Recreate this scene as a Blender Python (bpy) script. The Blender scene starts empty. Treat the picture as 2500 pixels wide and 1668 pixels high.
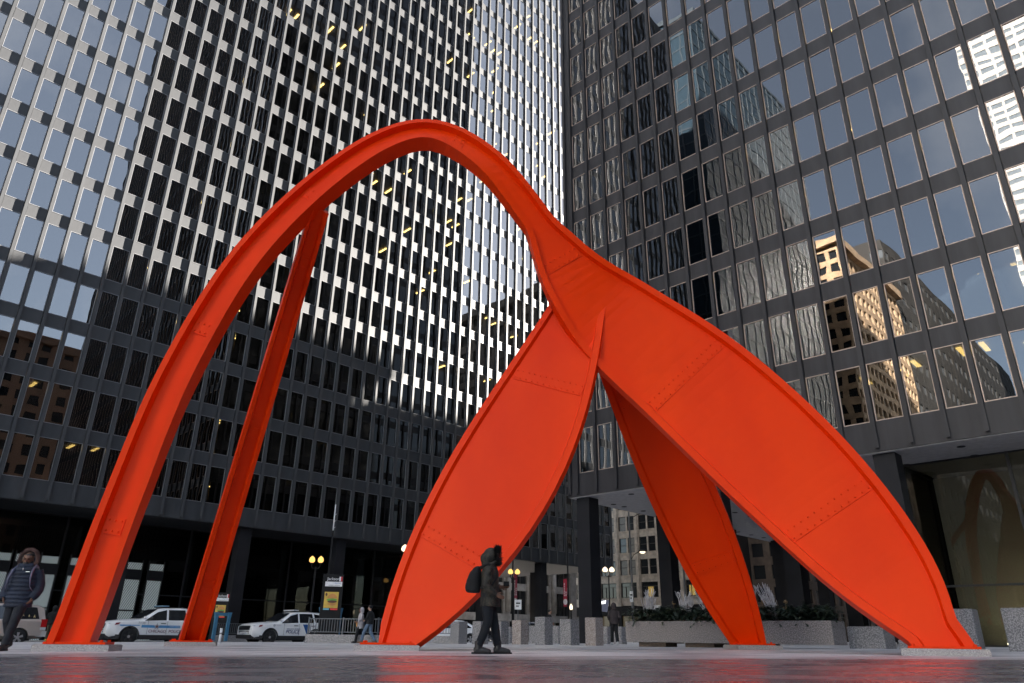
import bpy, bmesh, math, random
from math import sin, cos, pi, radians, sqrt, atan2
from mathutils import Vector, Matrix, Euler
random.seed(7)
scene = bpy.context.scene
COL = scene.collection

# ------------------------------------------------------------------ camera
TH, RO, F = 0.390533, 0.014, 1761.08
CH = 0.27
cam_d = bpy.data.cameras.new('camera')
cam_d.sensor_width = 36.0
cam_d.lens = F / 2500.0 * 36.0
cam_d.clip_start = 0.05
cam_d.clip_end = 6000
cam = bpy.data.objects.new('camera', cam_d)
COL.objects.link(cam)
cam.matrix_world = Matrix.Translation((0, 0, CH)) @ Matrix.Rotation(pi / 2 + TH, 4, 'X') @ Matrix.Rotation(RO, 4, 'Z')
scene.camera = cam

# ------------------------------------------------------------------ sky and sun
SUN_AZ = atan2(0.88, 0.475)          # clockwise from +Y
SUN_EL = radians(24)
world = bpy.data.worlds.new('World')
scene.world = world
world.use_nodes = True
wt = world.node_tree
for n in list(wt.nodes):
    wt.nodes.remove(n)
wout = wt.nodes.new('ShaderNodeOutputWorld')
wbg = wt.nodes.new('ShaderNodeBackground')
sky = wt.nodes.new('ShaderNodeTexSky')
sky.sky_type = 'NISHITA'
sky.sun_disc = False
sky.sun_elevation = SUN_EL
sky.sun_rotation = SUN_AZ
sky.air_density = 1.0
sky.dust_density = 1.2
sky.ozone_density = 1.3
# thin wisps of cloud spread evenly over the whole sky
wtc = wt.nodes.new('ShaderNodeTexCoord')
wn = wt.nodes.new('ShaderNodeTexNoise')
wn.inputs['Scale'].default_value = 3.2
wn.inputs['Detail'].default_value = 7
wn.inputs['Roughness'].default_value = 0.58
wr = wt.nodes.new('ShaderNodeMapRange')
wr.inputs[1].default_value = 0.52
wr.inputs[2].default_value = 0.85
wr.inputs[3].default_value = 0.16
wr.inputs[4].default_value = 0.55
wm = wt.nodes.new('ShaderNodeMix')
wm.data_type = 'RGBA'
wt.links.new(wtc.outputs['Generated'], wn.inputs['Vector'])
wt.links.new(wn.outputs['Fac'], wr.inputs[0])
wt.links.new(wr.outputs[0], wm.inputs[0])
wt.links.new(sky.outputs[0], wm.inputs[6])
wm.inputs[7].default_value = (9.0, 9.2, 9.6, 1)
wt.links.new(wm.outputs[2], wbg.inputs['Color'])
wbg.inputs['Strength'].default_value = 0.027
wt.links.new(wbg.outputs[0], wout.inputs['Surface'])

sun_d = bpy.data.lights.new('sun', 'SUN')
sun_d.energy = 5.0
sun_d.angle = radians(0.55)
sun_d.color = (1.0, 0.93, 0.84)
sun = bpy.data.objects.new('sun', sun_d)
COL.objects.link(sun)
sd = Vector((sin(SUN_AZ) * cos(SUN_EL), cos(SUN_AZ) * cos(SUN_EL), sin(SUN_EL)))
sun.rotation_euler = sd.to_track_quat('Z', 'Y').to_euler()
sun.location = (60, 60, 120)

scene.view_settings.view_transform = 'Standard'
scene.view_settings.look = 'None'
scene.view_settings.exposure = 3.55
scene.view_settings.gamma = 1.0
scene.view_settings.use_curve_mapping = False
cy = scene.cycles
cy.max_bounces = 7
cy.diffuse_bounces = 3
cy.glossy_bounces = 4
cy.transmission_bounces = 4
cy.transparent_max_bounces = 10
cy.caustics_reflective = False
cy.caustics_refractive = False
cy.sample_clamp_indirect = 6.0
cy.use_denoising = True

# ------------------------------------------------------------------ helpers
def gz(x):                      # the plaza falls gently to the left
    return 0.03 + 0.0085 * x

def gx(px, y):                  # where a column of the survey grid meets depth y on the ground
    return (px - 1239.8) / F * (0.9247 * y - 0.1)

def link(o, parent=None):
    COL.objects.link(o)
    if parent is not None:
        o.parent = parent
    return o

def tag(o, label=None, cat=None, group=None, kind=None):
    if label: o['label'] = label
    if cat: o['category'] = cat
    if group: o['group'] = group
    if kind: o['kind'] = kind
    return o

def thing(name, label, cat, loc=(0, 0, 0), rz=0.0, group=None):
    o = bpy.data.objects.new(name, None)
    o.empty_display_size = 0.2
    link(o)
    o.location = loc
    o.rotation_euler = (0, 0, rz)
    return tag(o, label, cat, group)

class M:
    def __init__(s):
        s.v = []; s.f = []; s.sm = []
    def quad(s, a, b, c, d, smooth=False):
        n = len(s.v); s.v += [tuple(a), tuple(b), tuple(c), tuple(d)]
        s.f.append((n, n + 1, n + 2, n + 3)); s.sm.append(smooth)
    def poly(s, pts, smooth=False):
        n = len(s.v); s.v += [tuple(p) for p in pts]
        s.f.append(tuple(range(n, n + len(pts)))); s.sm.append(smooth)
    def box(s, x0, x1, y0, y1, z0, z1):
        n = len(s.v)
        s.v += [(x0, y0, z0), (x1, y0, z0), (x1, y1, z0), (x0, y1, z0), (x0, y0, z1), (x1, y0, z1), (x1, y1, z1), (x0, y1, z1)]
        for q in ((0, 3, 2, 1), (4, 5, 6, 7), (0, 1, 5, 4), (1, 2, 6, 5), (2, 3, 7, 6), (3, 0, 4, 7)):
            s.f.append(tuple(n + k for k in q)); s.sm.append(False)
        return s
    def prism(s, pts, z0, z1):            # pts counter-clockwise in xy
        n = len(s.v); k = len(pts)
        s.v += [(p[0], p[1], z0) for p in pts] + [(p[0], p[1], z1) for p in pts]
        s.f.append(tuple(n + i for i in range(k - 1, -1, -1))); s.sm.append(False)
        s.f.append(tuple(n + k + i for i in range(k))); s.sm.append(False)
        for i in range(k):
            j = (i + 1) % k
            s.f.append((n + i, n + j, n + k + j, n + k + i)); s.sm.append(False)
        return s
    def loft(s, rings, caps=True, smooth=True, closed=True):
        n = len(s.v); k = len(rings[0])
        for r in rings: s.v += [tuple(p) for p in r]
        for a in range(len(rings) - 1):
            for i in range(k if closed else k - 1):
                j = (i + 1) % k
                s.f.append((n + a * k + i, n + a * k + j, n + (a + 1) * k + j, n + (a + 1) * k + i)); s.sm.append(smooth)
        if caps:
            s.f.append(tuple(n + i for i in range(k - 1, -1, -1))); s.sm.append(smooth)
            m = n + (len(rings) - 1) * k
            s.f.append(tuple(m + i for i in range(k))); s.sm.append(smooth)
        return s
    def tube(s, pts, rad, n=8, smooth=True, ell=None):
        pts = [Vector(p) for p in pts]
        if not hasattr(rad, '__len__'): rad = [rad] * len(pts)
        rings = []
        up = None
        for i, p in enumerate(pts):
            t = (pts[min(i + 1, len(pts) - 1)] - pts[max(i - 1, 0)])
            t = t.normalized() if t.length > 1e-9 else Vector((0, 0, 1))
            if up is None:
                a = Vector((0, 0, 1)) if abs(t.z) < 0.9 else Vector((1, 0, 0))
                up = (a - t * a.dot(t)).normalized()
            else:
                up = (up - t * up.dot(t)).normalized()
            b = t.cross(up)
            e = ell or 1.0
            rings.append([p + (up * cos(2 * pi * q / n) + b * (sin(2 * pi * q / n) * e)) * rad[i] for q in range(n)])
        return s.loft(rings, True, smooth)
    def rings(s, spec, n=14, smooth=True):   # spec: (cx, cy, z, rx, ry)
        R = [[(cx + rx * cos(2 * pi * q / n), cy + ry * sin(2 * pi * q / n), z) for q in range(n)] for cx, cy, z, rx, ry in spec]
        return s.loft(R, True, smooth)
    def ball(s, c, r, n=12, m=8, sc=(1, 1, 1)):
        R = []
        for a in range(m + 1):
            t = pi * (a + 0.02) / (m + 0.04) - pi / 2
            R.append([(c[0] + sc[0] * r * cos(t) * cos(2 * pi * q / n), c[1] + sc[1] * r * cos(t) * sin(2 * pi * q / n), c[2] + sc[2] * r * sin(t)) for q in range(n)])
        return s.loft(R, True, True)
    def cyl_y(s, x, z, y0, y1, r, n=20, r2=None):
        r2 = r if r2 is None else r2
        return s.loft([[(x + r * cos(2 * pi * q / n), y0, z + r * sin(2 * pi * q / n)) for q in range(n)][::-1],
                       [(x + r2 * cos(2 * pi * q / n), y1, z + r2 * sin(2 * pi * q / n)) for q in range(n)][::-1]], True, False)
    def mesh(s, name, m=None):
        me = bpy.data.meshes.new(name)
        me.from_pydata(s.v, [], s.f)
        me.polygons.foreach_set('use_smooth', s.sm)
        if m is not None: me.materials.append(m)
        me.update()
        return me
    def build(s, name, m, parent=None, loc=(0, 0, 0), rot=(0, 0, 0), fix=False):
        me = s.mesh(name, m)
        if fix:
            bm = bmesh.new(); bm.from_mesh(me)
            bmesh.ops.recalc_face_normals(bm, faces=bm.faces)
            bm.to_mesh(me); bm.free()
        o = bpy.data.objects.new(name, me)
        link(o, parent)
        o.location = loc; o.rotation_euler = rot
        return o

def inst(name, me, parent, loc=(0, 0, 0), rot=(0, 0, 0), sc=None):
    o = bpy.data.objects.new(name, me)
    link(o, parent)
    o.location = loc; o.rotation_euler = rot
    if sc: o.scale = sc
    return o

def baked(o, mods):
    """apply modifiers through the evaluated mesh"""
    for typ, kw in mods:
        md = o.modifiers.new(typ.lower(), typ)
        for k, v in kw.items(): setattr(md, k, v)
    dg = bpy.context.evaluated_depsgraph_get()
    me = bpy.data.meshes.new_from_object(o.evaluated_get(dg))
    me.name = o.data.name
    o.modifiers.clear()
    o.data = me
    return o

def text(name, s, size, m, parent, loc, rot, ext=0.004, shear=0.0, align='LEFT', sx=1.0, space=1.0):
    cu = bpy.data.curves.new(name, 'FONT')
    cu.body = s; cu.size = size; cu.extrude = ext; cu.shear = shear; cu.align_x = align; cu.space_character = space
    cu.resolution_u = 3
    o = bpy.data.objects.new(name, cu)
    link(o)
    dg = bpy.context.evaluated_depsgraph_get()
    me = bpy.data.meshes.new_from_object(o.evaluated_get(dg))
    bpy.data.objects.remove(o)
    me.materials.clear(); me.materials.append(m)
    return inst(name, me, parent, loc, rot, (sx, 1, 1))

# ------------------------------------------------------------------ materials
def pm(name, col, rough=0.5, metal=0.0, var=0.12, scale=4.0, bump=0.0, bscale=60.0, emit=None, spec=0.5, col2=None, lo=0.35, hi=0.65, detail=5, coat=0.0, stretch=None):
    m = bpy.data.materials.new(name)
    m.use_nodes = True
    nt = m.node_tree
    b = nt.nodes['Principled BSDF']
    b.inputs['Roughness'].default_value = rough
    b.inputs['Metallic'].default_value = metal
    b.inputs['Specular IOR Level'].default_value = spec
    if coat:
        b.inputs['Coat Weight'].default_value = coat
        b.inputs['Coat Roughness'].default_value = 0.08
    c = (col[0], col[1], col[2], 1)
    b.inputs['Base Color'].default_value = c
    if emit:
        b.inputs['Emission Color'].default_value = (emit[0], emit[1], emit[2], 1)
        b.inputs['Emission Strength'].default_value = emit[3]
    if var or col2:
        tc = nt.nodes.new('ShaderNodeTexCoord')
        src = tc.outputs['Object']
        if stretch:
            mp = nt.nodes.new('ShaderNodeMapping')
            mp.inputs['Scale'].default_value = stretch
            nt.links.new(src, mp.inputs['Vector']); src = mp.outputs[0]
        n = nt.nodes.new('ShaderNodeTexNoise')
        n.inputs['Scale'].default_value = scale
        n.inputs['Detail'].default_value = detail
        r = nt.nodes.new('ShaderNodeValToRGB')
        r.color_ramp.elements[0].position = lo
        r.color_ramp.elements[1].position = hi
        c2 = col2 if col2 else tuple(min(1, x * (1 + var)) for x in col)
        c1 = col if col2 else tuple(x * (1 - var) for x in col)
        r.color_ramp.elements[0].color = (*c1, 1)
        r.color_ramp.elements[1].color = (*c2, 1)
        nt.links.new(src, n.inputs['Vector'])
        nt.links.new(n.outputs['Fac'], r.inputs[0])
        nt.links.new(r.outputs[0], b.inputs['Base Color'])
        if bump:
            n2 = nt.nodes.new('ShaderNodeTexNoise')
            n2.inputs['Scale'].default_value = bscale
            n2.inputs['Detail'].default_value = 3
            bp = nt.nodes.new('ShaderNodeBump')
            bp.inputs['Strength'].default_value = bump
            bp.inputs['Distance'].default_value = 0.02
            nt.links.new(src, n2.inputs['Vector'])
            nt.links.new(n2.outputs['Fac'], bp.inputs['Height'])
            nt.links.new(bp.outputs[0], b.inputs['Normal'])
    return m

def emit_mat(name, col, s):
    m = bpy.data.materials.new(name); m.use_nodes = True
    nt = m.node_tree; nt.nodes.clear()
    e = nt.nodes.new('ShaderNodeEmission'); o = nt.nodes.new('ShaderNodeOutputMaterial')
    e.inputs[0].default_value = (*col, 1); e.inputs[1].default_value = s
    nt.links.new(e.outputs[0], o.inputs[0])
    return m

def glass(name, tint, ior=1.7, wave=0.005, wscale=0.7, gl=0.95, rough=0.0):
    """window glass: a tinted see-through sheet with a mirror coat; old float glass is a little wavy"""
    m = bpy.data.materials.new(name); m.use_nodes = True
    nt = m.node_tree; nt.nodes.clear()
    out = nt.nodes.new('ShaderNodeOutputMaterial')
    tr = nt.nodes.new('ShaderNodeBsdfTransparent'); tr.inputs[0].default_value = (*tint, 1)
    g = nt.nodes.new('ShaderNodeBsdfGlossy'); g.inputs[0].default_value = (gl, gl, gl, 1); g.inputs['Roughness'].default_value = rough
    fr = nt.nodes.new('ShaderNodeFresnel'); fr.inputs[0].default_value = ior
    mx = nt.nodes.new('ShaderNodeMixShader')
    nt.links.new(fr.outputs[0], mx.inputs[0]); nt.links.new(tr.outputs[0], mx.inputs[1]); nt.links.new(g.outputs[0], mx.inputs[2])
    nt.links.new(mx.outputs[0], out.inputs[0])
    if wave:
        tc = nt.nodes.new('ShaderNodeTexCoord'); oi = nt.nodes.new('ShaderNodeObjectInfo')
        ad = nt.nodes.new('ShaderNodeVectorMath'); ad.operation = 'MULTIPLY_ADD'
        cx = nt.nodes.new('ShaderNodeCombineXYZ')
        for k in range(3): nt.links.new(oi.outputs['Random'], cx.inputs[k])
        ad.inputs[1].default_value = (77, 31, 53)
        nt.links.new(cx.outputs[0], ad.inputs[0]); nt.links.new(tc.outputs['Object'], ad.inputs[2])
        n = nt.nodes.new('ShaderNodeTexNoise'); n.inputs['Scale'].default_value = wscale; n.inputs['Detail'].default_value = 1.0
        bp = nt.nodes.new('ShaderNodeBump'); bp.inputs['Strength'].default_value = 1.0; bp.inputs['Distance'].default_value = wave
        nt.links.new(ad.outputs[0], n.inputs['Vector']); nt.links.new(n.outputs['Fac'], bp.inputs['Height'])
        nt.links.new(bp.outputs[0], g.inputs['Normal'])
    return m

def granite(name, a, b, rough=0.55, scale=36.0):
    m = pm(name, a, rough, 0, 0.2, scale, 0.35, 45, col2=b, lo=0.42, hi=0.6, detail=6)
    return m

STEEL_L = pm('dark_painted_steel', (0.054, 0.056, 0.060), 0.56, 0, 0.2, 0.9, spec=0.4, stretch=(1, 1, 0.3))
STEEL_R = pm('graphite_painted_steel', (0.033, 0.031, 0.034), 0.5, 0, 0.24, 1.1, spec=0.4, stretch=(2, 2, 0.25))
FRAME_L = pm('grey_window_frame', (0.26, 0.26, 0.27), 0.4, 0.3, 0.1)
FRAME_R = pm('bronze_window_frame', (0.55, 0.42, 0.35), 0.4, 0.3, 0.1)
GLASS_L = glass('tinted_glass', (0.31, 0.31, 0.29), 3.0, 0.0030, 0.6)
GLASS_R = glass('wavy_tinted_glass', (0.34, 0.34, 0.31), 2.4, 0.0042, 0.5)
GLASS_LOBBY = glass('lobby_glass', (0.50, 0.52, 0.51), 1.45, 0.003, 0.5)
GLASS_CAR = glass('car_glass', (0.12, 0.13, 0.13), 1.5, 0)
DARK_IN = pm('dark_interior', (0.05, 0.048, 0.045), 0.8)
SLAB = pm('office_ceiling', (0.12, 0.115, 0.11), 0.8)
LIGHT_Y = emit_mat('warm_tube_light', (1.0, 0.68, 0.22), 1.0)
LIGHT_W = emit_mat('warm_white_light', (1.0, 0.86, 0.62), 0.3)
SOFFIT = pm('pale_soffit_panel', (0.42, 0.41, 0.42), 0.5)
BLACK = pm('black_metal', (0.009, 0.009, 0.010), 0.6, spec=0.2)
CONC = pm('plain_concrete', (0.30, 0.29, 0.28), 0.8)
GRAN = granite('speckled_granite', (0.14, 0.135, 0.14), (0.42, 0.40, 0.39))
GRAN_SUN = granite('sun_tinted_granite', (0.20, 0.165, 0.145), (0.55, 0.48, 0.44))  # granite for two bollards, reflected sunlight put into its colour

# ------------------------------------------------------------------ the ground
AL, AR = radians(45.72097827), radians(-44.2230974)
OL = Vector((-36.34, 39.39, 0)); OR = Vector((16.35, 31.12, 0))
ML, MR = 1.4218845, 1.4144106
ZL, ZR = 9.216, 9.466          # sill of the lowest row of windows
FH = 3.66
def Lp(x, y):                  # street frame of the left tower: x along its face, y inward
    return (OL.x + x * cos(AL) - y * sin(AL), OL.y + x * sin(AL) + y * cos(AL))
def Rp(x, y):
    return (OR.x + x * cos(AR) - y * sin(AR), OR.y + x * sin(AR) + y * cos(AR))

def sheet(name, pts, dz, m, thick=0.0):
    me = M()
    top = [(x, y, gz(x) + dz) for x, y in pts]
    me.poly(top)
    if thick:
        n = len(top)
        for i in range(n):
            a, b = top[i], top[(i + 1) % n]
            me.quad((a[0], a[1], a[2] - thick), (b[0], b[1], b[2] - thick), b, a)
    o = me.build(name, m)
    o['kind'] = 'structure'
    return o

def paving_material():
    m = bpy.data.materials.new('wet_granite_paving'); m.use_nodes = True
    nt = m.node_tree; b = nt.nodes['Principled BSDF']
    tc = nt.nodes.new('ShaderNodeTexCoord')
    def noise(scale, det, sx=1, sy=1):
        mp = nt.nodes.new('ShaderNodeMapping'); mp.inputs['Scale'].default_value = (sx, sy, 1)
        n = nt.nodes.new('ShaderNodeTexNoise'); n.inputs['Scale'].default_value = scale; n.inputs['Detail'].default_value = det
        nt.links.new(tc.outputs['Object'], mp.inputs[0]); nt.links.new(mp.outputs[0], n.inputs['Vector'])
        return n.outputs['Fac']
    def ramp(src, p0, c0, p1, c1):
        r = nt.nodes.new('ShaderNodeValToRGB')
        r.color_ramp.elements[0].position = p0; r.color_ramp.elements[0].color = (*c0, 1)
        r.color_ramp.elements[1].position = p1; r.color_ramp.elements[1].color = (*c1, 1)
        nt.links.new(src, r.inputs[0]); return r.outputs[0]
    speck = ramp(noise(70, 6), 0.38, (0.05, 0.045, 0.05), 0.66, (0.44, 0.40, 0.41))
    salt = ramp(noise(0.45, 6, 1, 2.4), 0.33, (0, 0, 0), 0.52, (1, 1, 1))
    saltf = ramp(noise(40, 5), 0.25, (0.35, 0.35, 0.35), 0.6, (1, 1, 1))
    mul = nt.nodes.new('ShaderNodeMix'); mul.data_type = 'RGBA'; mul.blend_type = 'MULTIPLY'; mul.inputs[0].default_value = 1
    nt.links.new(salt, mul.inputs[6]); nt.links.new(saltf, mul.inputs[7])
    # near part damp and dark; facade reflection is painted into the salted far band
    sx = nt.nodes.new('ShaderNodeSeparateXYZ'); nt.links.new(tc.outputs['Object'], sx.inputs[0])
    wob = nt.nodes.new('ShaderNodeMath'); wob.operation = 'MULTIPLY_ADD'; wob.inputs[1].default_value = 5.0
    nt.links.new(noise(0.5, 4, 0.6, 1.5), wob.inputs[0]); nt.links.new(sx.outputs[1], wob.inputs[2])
    salt_glare = nt.nodes.new('ShaderNodeMapRange'); salt_glare.inputs[1].default_value = 11.5; salt_glare.inputs[2].default_value = 15.5; salt_glare.interpolation_type = 'SMOOTHSTEP'
    nt.links.new(wob.outputs[0], salt_glare.inputs[0])
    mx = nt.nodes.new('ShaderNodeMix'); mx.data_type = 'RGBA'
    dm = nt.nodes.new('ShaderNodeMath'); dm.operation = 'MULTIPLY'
    nt.links.new(mul.outputs[2], dm.inputs[0]); nt.links.new(salt_glare.outputs[0], dm.inputs[1])
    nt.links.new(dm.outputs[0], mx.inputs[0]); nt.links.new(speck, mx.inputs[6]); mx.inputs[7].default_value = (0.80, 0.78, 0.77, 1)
    nt.links.new(mx.outputs[2], b.inputs['Base Color'])
    ro = ramp(noise(0.8, 5, 1, 2.0), 0.38, (0.14, 0.14, 0.14), 0.62, (0.36, 0.36, 0.36))
    ra = nt.nodes.new('ShaderNodeMath'); ra.operation = 'MULTIPLY_ADD'; ra.inputs[1].default_value = 0.28
    nt.links.new(salt_glare.outputs[0], ra.inputs[0]); nt.links.new(ro, ra.inputs[2]); nt.links.new(ra.outputs[0], b.inputs['Roughness'])
    bp = nt.nodes.new('ShaderNodeBump'); bp.inputs['Strength'].default_value = 0.45; bp.inputs['Distance'].default_value = 0.005
    nt.links.new(noise(55, 5), bp.inputs['Height']); nt.links.new(bp.outputs[0], b.inputs['Normal'])
    return m
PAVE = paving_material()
ASPH = pm('damp_asphalt', (0.055, 0.056, 0.06), 0.45, 0, 0.35, 0.6, 0.2, 90)
WALK = pm('concrete_sidewalk', (0.33, 0.32, 0.31), 0.7, 0, 0.15, 2.0, 0.15, 60)

sheet('ground', [(-1500, -1500), (1500, -1500), (1500, 1500), (-1500, 1500)], -0.145, ASPH)
CURB_Y = -14.6                  # plaza kerb in the street frame
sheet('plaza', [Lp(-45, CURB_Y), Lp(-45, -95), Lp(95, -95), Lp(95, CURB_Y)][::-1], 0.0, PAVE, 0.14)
sheet('sidewalk', [Lp(-70, -4.2), Lp(78, -4.2), Lp(78, 34), Lp(-70, 34)], -0.004, WALK, 0.136)
kerb = M()
def ring_bar(mm, a, b, w, h, dz):
    a = Vector(a); b = Vector(b); d = (b - a).normalized(); n = Vector((-d.y, d.x)) * w
    pts = [a, b, b + n, a + n]
    mm.loft([[(p.x, p.y, gz(p.x) + dz - h) for p in pts], [(p.x, p.y, gz(p.x) + dz) for p in pts]], True, False)
ring_bar(kerb, Lp(-45, CURB_Y + 0.02), Lp(95, CURB_Y + 0.02), 0.16, 0.14, 0.004)
o = kerb.build('kerb', CONC, fix=True); o['kind'] = 'structure'

# ------------------------------------------------------------------ the two dark towers
WW, WH = 1.16, 2.72            # glass opening

def win_frame_mesh(name, m):
    f = M(); t = 0.035
    f.box(0, t, -0.028, 0.05, 0, WH); f.box(WW - t, WW, -0.028, 0.05, 0, WH)
    f.box(t, WW - t, -0.028, 0.05, 0, t); f.box(t, WW - t, -0.028, 0.05, WH - t, WH)
    return f.mesh(name, m)
def win_frame_add(f, x, z):
    t = 0.035
    f.box(x, x + t, -0.028, 0.05, z, z + WH); f.box(x + WW - t, x + WW, -0.028, 0.05, z, z + WH)
    f.box(x + t, x + WW - t, -0.028, 0.05, z, z + t); f.box(x + t, x + WW - t, -0.028, 0.05, z + WH - t, z + WH)

def ibeam(w, d, z0, z1, m, name):
    """an I-section mullion standing out from the wall (outward is -y)"""
    t = 0.018; h = w / 2
    pts = [(-h, -d), (h, -d), (h, -d + t), (t / 2, -d + t), (t / 2, -t), (h, -t), (h, 0.05), (-h, 0.05), (-h, -t), (-t / 2, -t), (-t / 2, -d + t), (-h, -d + t)]
    me = M(); me.prism(pts, z0, z1)
    return me.mesh(name, m)

def proj(P):
    x, y, z = P[0], P[1], P[2] - CH
    c, s = cos(TH), sin(TH); d = y * c + z * s; u = -y * s + z * c
    if d < 0.5: return (-9999, -9999)
    X = F * x / d; Y = -F * u / d
    return (1250 + cos(RO) * X - sin(RO) * Y, 834 + sin(RO) * X + cos(RO) * Y)

def curtain_wall(tw, fr, i0, i1, nf, mod, z0, steel, fmat, gmat, mull_d, shown, lights):
    fmesh = win_frame_mesh('window_frame', fmat)
    p = M(); p.box(0.035, WW - 0.035, 0.012, 0.024, 0.035, WH - 0.035); pmesh = p.mesh('window_pane', gmat)
    s = M(); s.box(0.0, WW, -0.010, 0.05, 0.0, FH - WH); smesh = s.mesh('spandrel', steel)
    top = z0 + nf * FH
    mmesh = ibeam(0.20, mull_d, z0 - 1.22, top, steel, 'mullion')
    cells = []
    for i in range(i0, i1):
        for k in range(nf):
            P = fr(i * mod + WW / 2, 0); a = proj((P[0], P[1], z0 + k * FH)); b = proj((P[0], P[1], z0 + k * FH + WH))
            c = fr(i * mod, 0); a2 = proj((c[0], c[1], z0 + k * FH)); c = fr(i * mod + WW, 0); a3 = proj((c[0], c[1], z0 + k * FH))
            vis = shown(a, b)
            size = abs(b[1] - a[1]) * abs(a3[0] - a2[0]) if vis else -1
            cells.append((size, i, k))
    cells.sort(key=lambda t: -t[0])
    single = set((i, k) for sz, i, k in cells[:296] if sz > 0)
    rf, rp, rs = M(), M(), M()
    rnd = random.Random(5)
    for sz, i, k in sorted(cells, key=lambda t: (t[1], t[2])):
        x, z = i * mod, z0 + k * FH
        if (i, k) in single:
            w = inst('window', fmesh, tw, (x, 0, z))
            inst('pane', pmesh, w, (0, 0, 0), (rnd.gauss(0, 0.0022), 0, rnd.gauss(0, 0.0022)))
            inst('spandrel', smesh, tw, (x, 0, z + WH))
        else:
            win_frame_add(rf, x, z)
            e1 = rnd.gauss(0, 0.0022) * WW / 2; e2 = rnd.gauss(0, 0.0022) * WH / 2; y = 0.012
            rp.quad((x + 0.035, y - e1 - e2, z + 0.035), (x + WW - 0.035, y + e1 - e2, z + 0.035), (x + WW - 0.035, y + e1 + e2, z + WH - 0.035), (x + 0.035, y - e1 + e2, z + WH - 0.035))
            rs.box(x, x + WW, -0.010, 0.05, z + WH, z + FH)
    tag(rf.build('window_frames', fmat, tw), kind='stuff')
    tag(rp.build('window_panes', gmat, tw), kind='stuff')
    tag(rs.build('spandrel_panels', steel, tw), kind='stuff')
    for i in range(i0, i1 + 1):
        inst('mullion', mmesh, tw, (i * mod - (mod - WW) / 2, 0, 0))
    # base spandrel under the lowest windows
    bs = M(); s_ = (mod - WW)
    bs.box(i0 * mod - s_, i1 * mod, -0.012, 0.06, z0 - 1.35, z0 - 0.002)
    bs.build('fascia', steel, tw)
    # the offices behind the glass
    inn = M()
    x0, x1 = i0 * mod - 0.1, i1 * mod - 0.3
    for k in range(nf + 1):
        inn.box(x0, x1, 0.08, 9.0, z0 + k * FH - 0.85, z0 + k * FH - 0.12)
    tag(inn.build('office_floors', SLAB, tw), kind='stuff')
    c = M(); c.box(x0, x1, 9.02, 9.3, z0 - 0.8, top); c.build('core_wall', DARK_IN, tw)
    # interior columns and part-height screens give the rooms some depth
    sc = M()
    for i in range(i0 + 2, i1, 6):
        for k in range(min(nf, 16)):
            sc.box(i * mod - 0.35, i * mod + 0.35, 1.0, 1.7, z0 + k * FH - 0.1, z0 + k * FH + 2.8)
    for q in range(lights * 2):
        i = rnd.randint(i0, i1 - 1); k = rnd.randint(0, min(nf - 1, 14))
        sc.box(i * mod + 0.1, i * mod + rnd.choice((0.15, 1.1)), 1.9, 1.98 if rnd.random() < .5 else 4.5, z0 + k * FH - 0.1, z0 + k * FH + 2.75)
    tag(sc.build('office_partitions', pm('office_partition', (0.05, 0.04, 0.032), 0.8), tw), kind='stuff')
    lm = M(); lm.box(0, 0.20, 0, 1.25, 0, 0.05); lmesh = lm.mesh('ceiling_light', LIGHT_Y)
    vis = [(i, k) for sz, i, k in cells if sz > 0]
    rnd.shuffle(vis)
    rows = {}
    for i, k in vis[:lights]:
        inst('ceiling_light', lmesh, tw, (i * mod + rnd.choice((0.2, 0.5, 0.75)), rnd.choice((0.5, 0.9, 1.7)), z0 + k * FH + WH - 0.03))
    return top

lt = thing('office_tower', 'dark steel and glass office tower across the street, its face in bright sunlight above', 'tower', (OL.x, OL.y, 0), AL)
topL = curtain_wall(lt, Lp, -22, 49, 27, ML, ZL, STEEL_L, FRAME_L, GLASS_L, 0.19,
    lambda a, b: a[1] > -10 and b[0] > -30 and a[0] < 1390 and b[1] < 1300 and a[0] > -60, 150)
rt = thing('office_tower', 'dark graphite office tower on black columns with blue sky in its windows', 'tower', (OR.x, OR.y, 0), AR)
topR = curtain_wall(rt, Rp, -12, 34, 38, MR, ZR, STEEL_R, FRAME_R, GLASS_R, 0.19,
    lambda a, b: a[1] > -10 and a[0] > 1370 and a[0] < 2560 and b[1] < 1150, 170)

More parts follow.
